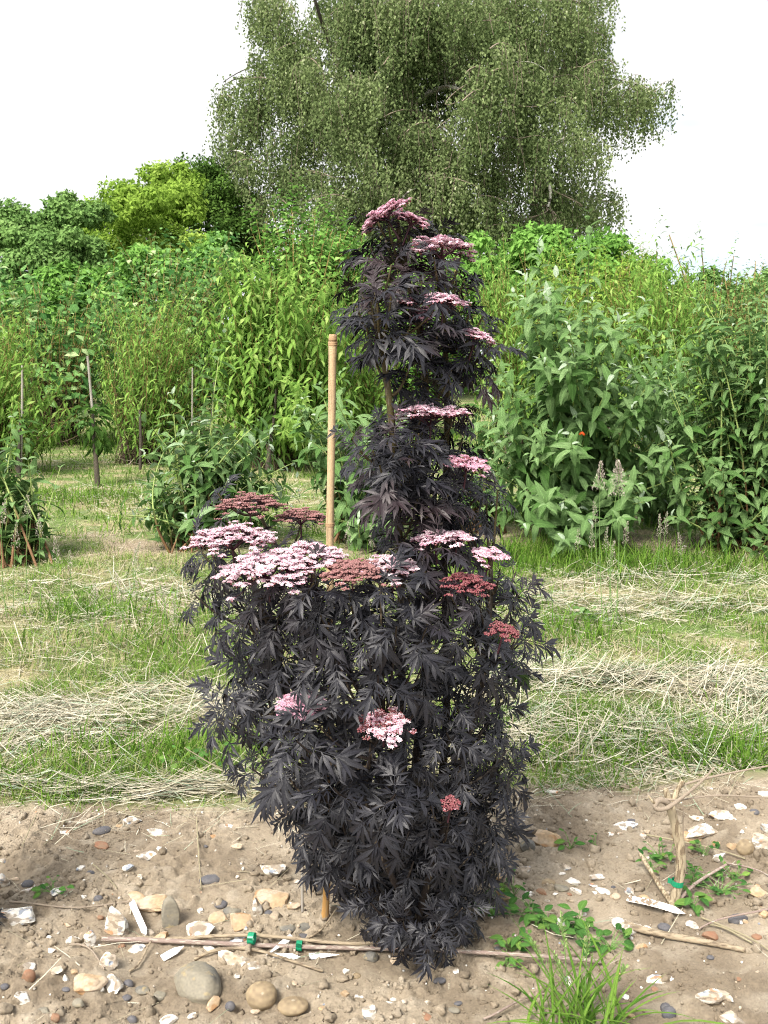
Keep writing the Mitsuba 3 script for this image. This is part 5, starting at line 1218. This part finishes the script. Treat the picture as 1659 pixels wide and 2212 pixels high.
# ---------------------------------------------------------------- the dead stump
S0 = R2(1248, 992)
def SP(x, y, dy=0.0):
    return at(829.5 + .5 * x, 1458 + .5 * y, S0[1] + dy)
stump = numbered('dead_shrub_stump')
tag(stump, 'cut dead shrub stump with twisted top on the right of the bare soil', 'stump')
def part_stick(name, pts, r, k=36, mat='dead_wood_mat', rough=.10, sides=10):
    line = smooth_line(pts, k)
    rr = 0.84 * np.interp(np.linspace(0, 1, k), np.linspace(0, 1, len(r)), r)
    v, f, uv = tubes(line, rr[None], sides, cap=True)
    c = np.repeat(line, sides, 0)
    v = c + (v - c) * (1 + rough * 2 * (meshkit.noise(np.stack([v[:, 0] * 160, v[:, 1] * 160, v[:, 2] * 25], -1), 4) - .5))[:, None]
    put(f'{stump}__{numbered(stump + "__" + name)[len(stump) + 2:]}', Mesh().add(v, f, uv), mat)
part_stick('trunk', [S0 - [0, 0, .03], SP(1262, 940), SP(1280, 850), SP(1283, 790), SP(1268, 690), SP(1248, 610), SP(1238, 560)], [.019, .0175, .016, .0165, .0165, .016, .015], rough=.16, sides=14)
part_stick('stub', [SP(1238, 570), SP(1226, 530), SP(1217, 492)], [.012, .011, .009])
part_stick('stub', [SP(1238, 570), SP(1258, 520, .01), SP(1275, 485, .015), SP(1292, 458, .02)], [.012, .010, .0085, .008])
part_stick('curl', [SP(1236, 555), SP(1210, 545, -.03), SP(1175, 552, -.045), SP(1170, 570, -.05), SP(1215, 577, -.05), SP(1250, 558, -.05), SP(1300, 520, -.05), SP(1360, 470, -.05), SP(1428, 398, -.04)], [.010, .010, .0095, .008, .0065, .0055, .005, .004, .003], mat='twig_mat')
part_stick('curl_tip', [SP(1178, 560, -.045), SP(1160, 545, -.05), SP(1142, 522, -.05)], [.006, .0045, .002])
part_stick('long_twig', [SP(1285, 478, .02), SP(1340, 460, .03), SP(1420, 440, .05), SP(1540, 415, .06), SP(1720, 385, .08)], [.0042, .0038, .0034, .003, .0026], mat='twig_mat')
part_stick('long_twig', [SP(1190, 530, -.02), SP(1260, 540, -.03), SP(1380, 525, -.03), SP(1520, 522, -.02), SP(1720, 528, 0)], [.0034, .003, .003, .0026, .002], mat='twig_mat')
part_stick('low_shoot', [S0 + [-.005, -.01, .01], R2(1195, 945, .02), R2(1140, 885, .04), R2(1103, 842, .05)], [.0095, .0085, .0075, .007])
part_stick('low_shoot', [S0 + [.01, -.01, .01], R2(1330, 955, .03), R2(1400, 925, .045), R2(1475, 893, .055)], [.006, .0055, .005, .0045], mat='dead_cane_mat')
part_stick('twig', [SP(1290, 800, .01), SP(1292, 700, .015), SP(1293, 620, .02), SP(1290, 545, .02)], [.0022, .0022, .002, .0018], mat='twig_mat')
band('tie_tape', 'green tape round the dead stump with a short loose end', SP(1268, 897), SP(1283, 800) - SP(1262, 940), .0170, .016, .016)

# ---------------------------------------------------------------- weeds
WEED = ribbon(4, lambda t: math.sin(math.pi * t ** 0.7) ** 0.75 if 0 < t < 1 else (0.25 if t == 0 else 0.0), 3)


def weed(px, py, n, spread, L, label, mat='bindweed_mat', high=.045, name='bindweed_plant', Wr=.26, group=None):
    c = ground(px, py)
    key = numbered(name)
    a = rng.uniform(0, 2 * np.pi, n)
    r = spread * np.sqrt(rng.uniform(0, 1, n))
    x, y = c[0] + r * np.cos(a), c[1] + 0.8 * r * np.sin(a)
    z = ground_z(x, y) + high * rng.uniform(.2, 1, n)
    tip = np.stack([x, y, z], -1)
    st = Mesh()
    mid = (tip + c) / 2 + np.stack([rng.normal(0, .01, n), rng.normal(0, .01, n), np.full(n, .012)], -1)
    st.add(*tubes(bezier(np.repeat(c[None] - [0, 0, .003], n, 0), mid, tip, 6), np.linspace(.0014, .0008, 6)[None] * np.ones((n, 1)), 4))
    put(f'{key}__stem', st, 'green_seed_mat')
    th = a + rng.normal(0, .9, n)
    X = np.stack([np.cos(th), np.sin(th), rng.uniform(-.3, .5, n)], -1)
    Z = np.stack([rng.normal(0, .35, n), rng.normal(-.25, .35, n), np.ones(n)], -1)
    Ls = 0.86 * L * rng.uniform(.5, 1.2, n)
    v, f, uv = leafs(WEED, tip, X, Z, Ls, Ls * Wr, rng.uniform(-.2, .8, n), rng.uniform(.05, .95, n), .3)
    nv = len(WEED[0])
    for k in range(n):
        put(f'{key}__{numbered(key + "__leaf")[len(key) + 2:]}', Mesh().add(v[k * nv:(k + 1) * nv], WEED[3], uv[k * nv:(k + 1) * nv]), mat)
    tag(key, label, 'weed', group)


for x, y, n, s, L, lbl in ((560, 955, 12, .05, .042, 'low green weed touching the right side of the elder, upper one'), (480, 1030, 18, .06, .040, 'dark green weed at the right foot of the elder'), (625, 1055, 20, .06, .046, 'green weed with oval leaves a hand right of the elder foot'), (740, 1105, 22, .06, .048, 'largest oval-leaved weed behind the grass tuft'), (830, 1080, 14, .05, .050, 'weed with grey-green oval leaves, just left of the large white flint'), (555, 1195, 18, .05, .040, 'low weed left of the grass tuft, behind the cane'), (980, 1185, 18, .06, .040, 'weed spreading right of the grass tuft heads'), (530, 1260, 8, .03, .032, 'small weed in front of the cane end'), (870, 1190, 9, .04, .050, 'upright-leaved weed above the end of the cane'),
                           (1200, 795, 18, .05, .036, 'weed climbing left of the stump'), (1385, 780, 12, .04, .042, 'weed with upright leaves right of the stump'), (1150, 850, 9, .05, .034, 'small weed left of the low stump shoot'), (1330, 905, 20, .06, .034, 'green weed right behind the taped stump'), (1450, 945, 28, .08, .030, 'mat of small-leaved weed right of the stump'), (1510, 885, 14, .05, .032, 'weed at the end of the low stump shoot'), (1330, 1005, 9, .035, .050, 'broad-leaved weed at the foot of the stump'), (805, 752, 6, .03, .036, 'tiny weed behind the oval tan pebble'), (915, 768, 5, .03, .034, 'tiny weed in bare soil between elder and stump')):
    weed(829.5 + .5 * x, 1458 + .5 * y, n, s, L, lbl)
weed(115, 1932, 12, .05, .030, 'small weed among pebbles near the left edge')
weed(400, 1665, 18, .10, .045, 'broad-leaved green weed in the grass under the hay on the left', high=.07)
weed(462, 1655, 8, .05, .045, 'clover-like leaves in the grass left of the elder', high=.08)
weed(1350, 1660, 12, .05, .045, 'yellow-green weed in the hay edge right of the elder', 'lime_leaf_mat', .06)
weed(1265, 1345, 10, .05, .09, 'dock leaves growing in the turf right of the elder', 'buddleja_mat', .10, 'dock_plant')
weed(1230, 1645, 10, .06, .035, 'small weed at the soil edge right of the elder', high=.04)
# feathery weed behind the elder
key = numbered('feathery_weed')
c = ground(1048, 1745)
put(f'{key}__stem', Mesh().add(*tubes(np.array([c, c + [0, 0, .08], c + [.005, 0, .17]]), np.array([.0025, .002, .0015]), 5)), 'peach_stem_mat')
n = 500
hgt = rng.uniform(.04, .22, n)
th = rng.uniform(0, 6.28, n)
q = c + np.stack([rng.normal(0, .035, n), rng.normal(0, .035, n), hgt], -1)
put(f'{key}__leaves', Mesh().add(*leafs(ribbon(2, LANCE, 2), q, np.stack([np.cos(th), np.sin(th), rng.uniform(-.3, .8, n)], -1), np.stack([rng.normal(0, .5, n), rng.normal(0, .5, n), np.ones(n)], -1), rng.uniform(.015, .035, n), .0013, .4, rng.uniform(0, .99, n))), 'lime_leaf_mat')
tag(f'{key}__leaves', None, kind='stuff')
tag(key, 'feathery yellow-green weed showing behind the right side of the elder', 'weed')

# ---------------------------------------------------------------- grass tuft in front and seeding grass stalks
TUFT = ribbon(6, lambda t: (0.75 + .25 * math.sin(math.pi * t)) * (1 - t ** 3), 3)
scene['seed_mat'] = solid_bsdf(lambda p, n, uv: mix((0.34, 0.29, 0.25), (0.48, 0.44, 0.37), tone(uv)), rough=.8, two=True)
scene['green_seed_mat'] = solid_bsdf(lambda p, n, uv: mix((0.14, 0.25, 0.07), (0.30, 0.38, 0.15), tone(uv)), rough=.7, two=True)


def panicle(key, line, mat, count, size, spread):
    """Spikelets gathered along the upper end of a stalk."""
    k = len(line)
    t = rng.uniform(0, 1, count)
    q = t * (k - 1)
    i = np.minimum(q.astype(int), k - 2)
    p = line[i] + (line[i + 1] - line[i]) * (q - i)[:, None]
    tg = unit(line[-1] - line[0])
    th = rng.uniform(0, 6.28, count)
    out = np.stack([np.cos(th), np.sin(th), np.zeros(count)], -1)
    p = p + out * (spread * (1.05 - t) * rng.uniform(.2, 1, count))[:, None]
    put(f'{key}__seed_head', Mesh().add(*leafs(ribbon(2, LANCE, 3), p, tg + out * .7, rng.normal(0, 1, (count, 3)), size * rng.uniform(.7, 1.3, count), size * .17, .2, rng.uniform(0, .99, count))), mat)


tuft = numbered('grass_tuft')
tag(tuft, 'coarse green grass tuft with seed heads at the bottom edge right of the elder', 'grass')
c = ground(1258, 2222)
n = 100
th = rng.uniform(0, 6.28, n)
lean = np.abs(rng.normal(.55, .36, n))
X = np.stack([np.cos(th) * np.sin(lean), np.sin(th) * np.sin(lean), np.cos(lean)], -1)
Z = np.stack([-np.cos(th) * np.cos(lean), -np.sin(th) * np.cos(lean), np.sin(lean)], -1)
xy = c[:2] + rng.normal(0, .035, (n, 2)) * [1.5, 1]
pos = np.stack([xy[:, 0], xy[:, 1], ground_z(xy[:, 0], xy[:, 1]) - .004], -1)
v, f, uv = leafs(TUFT, pos, X, Z, rng.uniform(.08, .27, n), rng.uniform(.0024, .0046, n), rng.uniform(.1, 1.2, n), np.clip(rng.normal(.4, .25, n), 0, .99), .3)
nv = len(TUFT[0])
for k in range(n):
    put(f'{tuft}__{numbered(tuft + "__blade")[len(tuft) + 2:]}', Mesh().add(v[k * nv:(k + 1) * nv], TUFT[3], uv[k * nv:(k + 1) * nv]), 'tuft_mat')
for (x0, y0), (x1, y1), dy in (((1215, 2190), (1148, 2030), -.02), ((1232, 2200), (1212, 1975), 0), ((1262, 2200), (1270, 1992), .02), ((1240, 2190), (1196, 2060), .01), ((1300, 2190), (1350, 2090), -.01)):
    a = ground(x0, y0)
    b = at(x1, y1, a[1] + dy)
    line = smooth_line([a, a * .5 + b * .5 + [0, 0, .012], b], 24)
    sk = f'{tuft}__{numbered(tuft + "__stalk")[len(tuft) + 2:]}'
    put(sk, Mesh().add(*tubes(line, np.linspace(.0016, .0008, 24)[None], 4)), 'green_seed_mat')
    panicle(sk, line[14:], 'green_seed_mat', 60, .012, .004)


def seeding(top, base, n=2, size=.010, spread=.012, mat='seed_mat', label=None, head=.16, cnt=130):
    a = ground(*base)
    b = at(top[0], top[1], a[1])
    key = numbered('seeding_grass')
    bow = np.array([rng.normal(0, .02), rng.normal(0, .02), 0])
    line = smooth_line([a, a * .5 + b * .5 + bow, b], 30)
    put(f'{key}__stalk', Mesh().add(*tubes(line, np.linspace(.0020, .0009, 30)[None] * (1 + a[1] * .05), 4)), 'green_seed_mat')
    H = np.linalg.norm(b - a)
    s = int(30 * (1 - min(.5, head / H)))
    panicle(key, line[s:], mat, cnt, size, spread)
    tag(key, label or 'slender grass stalk gone to seed, standing among the turf', 'grass', None if label else 'grass stalks gone to seed')


for tp, bs, lbl in (((1298, 998), (1302, 1345), 'tall seeding grass stalk in front of the butterfly bush, left of the tallest pair'), ((1335, 996), (1330, 1352), 'tallest pinkish seeding grass stalk in front of the butterfly bush'), ((1342, 1015), (1326, 1350), 'tall seeding grass stalk leaning right beside the tallest one')):
    seeding(tp, bs, label=lbl, spread=.050, cnt=240, size=.013)
for tp, bs in (((1283, 1083), (1288, 1262)), ((1279, 1135), (1276, 1255)), ((1312, 1140), (1318, 1250)), ((1356, 1128), (1350, 1245)), ((1424, 1112), (1414, 1245)), ((1441, 1106), (1432, 1245)), ((1250, 1142), (1260, 1240)), ((1327, 1170), (1320, 1330)), ((752, 1128), (760, 1245)), ((800, 1135), (806, 1240)), ((302, 1172), (300, 1300)), ((292, 1185), (280, 1300)), ((150, 1190), (160, 1330)), ((60, 1070), (58, 1300)), ((84, 1110), (90, 1330)), ((10, 1080), (16, 1340)), ((36, 1130), (30, 1320)), ((118, 1160), (124, 1400)), ((250, 1240), (258, 1400)), ((345, 1260), (352, 1420)), ((1465, 1150), (1460, 1250)), ((374, 1290), (372, 1420)), ((205, 1260), (196, 1420))):
    seeding(tp, bs, spread=.030, size=.011)

# ---------------------------------------------------------------- stakes and small saplings of the third row
def stake(label, top, foot, r, mat='weathered_cane_mat'):
    a = ground(*foot)
    b = at(top[0], top[1], a[1])
    key = numbered('thin_stake')
    put(key, Mesh().add(*tubes(np.array([a - [0, 0, .02], (a + b) / 2 + [.01, 0, 0], b]), np.array([r, r * .95, r * .85]), 8, cap=True)), mat)
    tag(key, label, 'stake')
    return a, b


stake('leftmost thin grey stake, near the left edge', (48, 789), (44, 1030), .017)
stake('leaning grey stake above the small dark-leaved sapling on the left', (189, 769), (211, 1048), .017)
stake('thin grey stake behind the tall shoot of the small butterfly bush', (416, 794), (411, 1010), .013)
stake('tall grey stake leaning beside the tall shoot left of the cane', (467, 750), (449, 1000), .015)
stake('thin grey stake above the twisted dark sapling left of the cane', (582, 756), (584, 1020), .014)
stake('thin grey stake just right of the bamboo cane top, farther back', (746, 768), (748, 1000), .014)
stake('short brown stake behind the small butterfly bush on the left', (302, 885), (303, 1015), .022, 'bark_mat')
stake('thick dark grey post behind the right side of the elder', (1095, 925), (1092, 1015), .033, 'bark_mat')
stake('thin pale stake inside the large butterfly bush', (1320, 862), (1312, 1040), .012)
for lbl, trunk, blob, mat, n in (('small sapling with drooping dark leaves under the leaning grey stake', [(211, 1052), (207, 990), (202, 930), (200, 890)], (204, 922, 26, 48), 'dark_leaf_mat', 110), ('dark sapling with curled leaves left of the bamboo cane, under a grey stake', [(578, 1025), (584, 960), (592, 900), (596, 840)], (596, 868, 30, 50), 'dark_leaf_mat', 110), ('thin sapling with grey trunk at the left edge behind the low butterfly bush', [(40, 1032), (42, 960), (44, 900)], (44, 940, 22, 40), 'buddleja_mat', 36)):
    key = numbered('sapling')
    a = ground(*trunk[0])
    line = smooth_line([a] + [at(x, y, a[1]) for x, y in trunk[1:]], 16)
    put(f'{key}__trunk', Mesh().add(*tubes(line, np.linspace(.036, .014, 16)[None], 7)), 'bark_mat')
    k = a[1] / F
    p = at(blob[0], blob[1], a[1]) + rng.uniform(-1, 1, (n, 3)) * [blob[2] * k, blob[2] * k, blob[3] * k]
    out = p - at(blob[0], blob[1], a[1])
    v, f, uv = leafs(BUD, p, unit(out * [1, 1, .3]) + [0, 0, -.4] + rng.normal(0, .3, (n, 3)), np.array([0, 0, 1.0]) + rng.normal(0, .4, (n, 3)), rng.uniform(.10, .19, n), rng.uniform(.02, .035, n), rng.uniform(.5, 1.6, n), rng.uniform(0, .45, n))
    nv = len(BUD[0])
    for q in range(n):
        put(f'{key}__{numbered(key + "__leaf")[len(key) + 2:]}', Mesh().add(v[q * nv:(q + 1) * nv], BUD[3], uv[q * nv:(q + 1) * nv]), mat)
    tag(key, lbl, 'sapling')

# a second elder just outside the left edge
key = numbered('elder_shrub')
tag(key, 'second black elder, mostly outside the left edge, only leaf tips showing', 'shrub')
r0 = ground(-150, 2040)
for px, py in ((-92, 1592), (-88, 1985), (-170, 1700), (-170, 1840), (-180, 1560), (-180, 1930), (-190, 1770), (-200, 1650), (-210, 1500), (-230, 1850), (-240, 1650)):
    tip = at(px, py, r0[1] + rng.uniform(-.15, .1))
    for M in rosette(tip, (0.5 if px > -160 else -.4, -.3, .9), 3, .085, rng.uniform(0, 3)):
        scene[f'{key}__{numbered(key + "__leaf")[len(key) + 2:]}'] = {**LEAF_PLY[int(rng.integers(0, 9))], 'to_world': T(M)}
    put(f'{key}__{numbered(key + "__stem")[len(key) + 2:]}', Mesh().add(*tubes(bezier(r0[None], ((r0 + tip) / 2 + [0, 0, .1])[None], tip[None], 10), np.linspace(.009, .003, 10)[None], 6)), 'elder_stem_mat')
# orange ribbon tied in the large butterfly bush
scene['orange_mat'] = solid_bsdf((0.50, 0.07, 0.01), rough=.5, two=True)
c = at(1256, 934, 7.25)
put('butterfly_bush__ribbon', Mesh().add(*leafs(ribbon(5, lambda t: 1.0, 2), np.array([c, c]), np.array([[.8, -.1, -.5], [-.5, -.2, -.7]]), np.array([[0, -1, .3], [.3, -1, 0]]), np.array([.035, .022]), .008, .9, np.array([.2, .2]))), 'orange_mat')
tag('butterfly_bush__ribbon', 'orange ribbon tied to a stem')
print('triangles', TRIS[0], 'entries', len(scene))
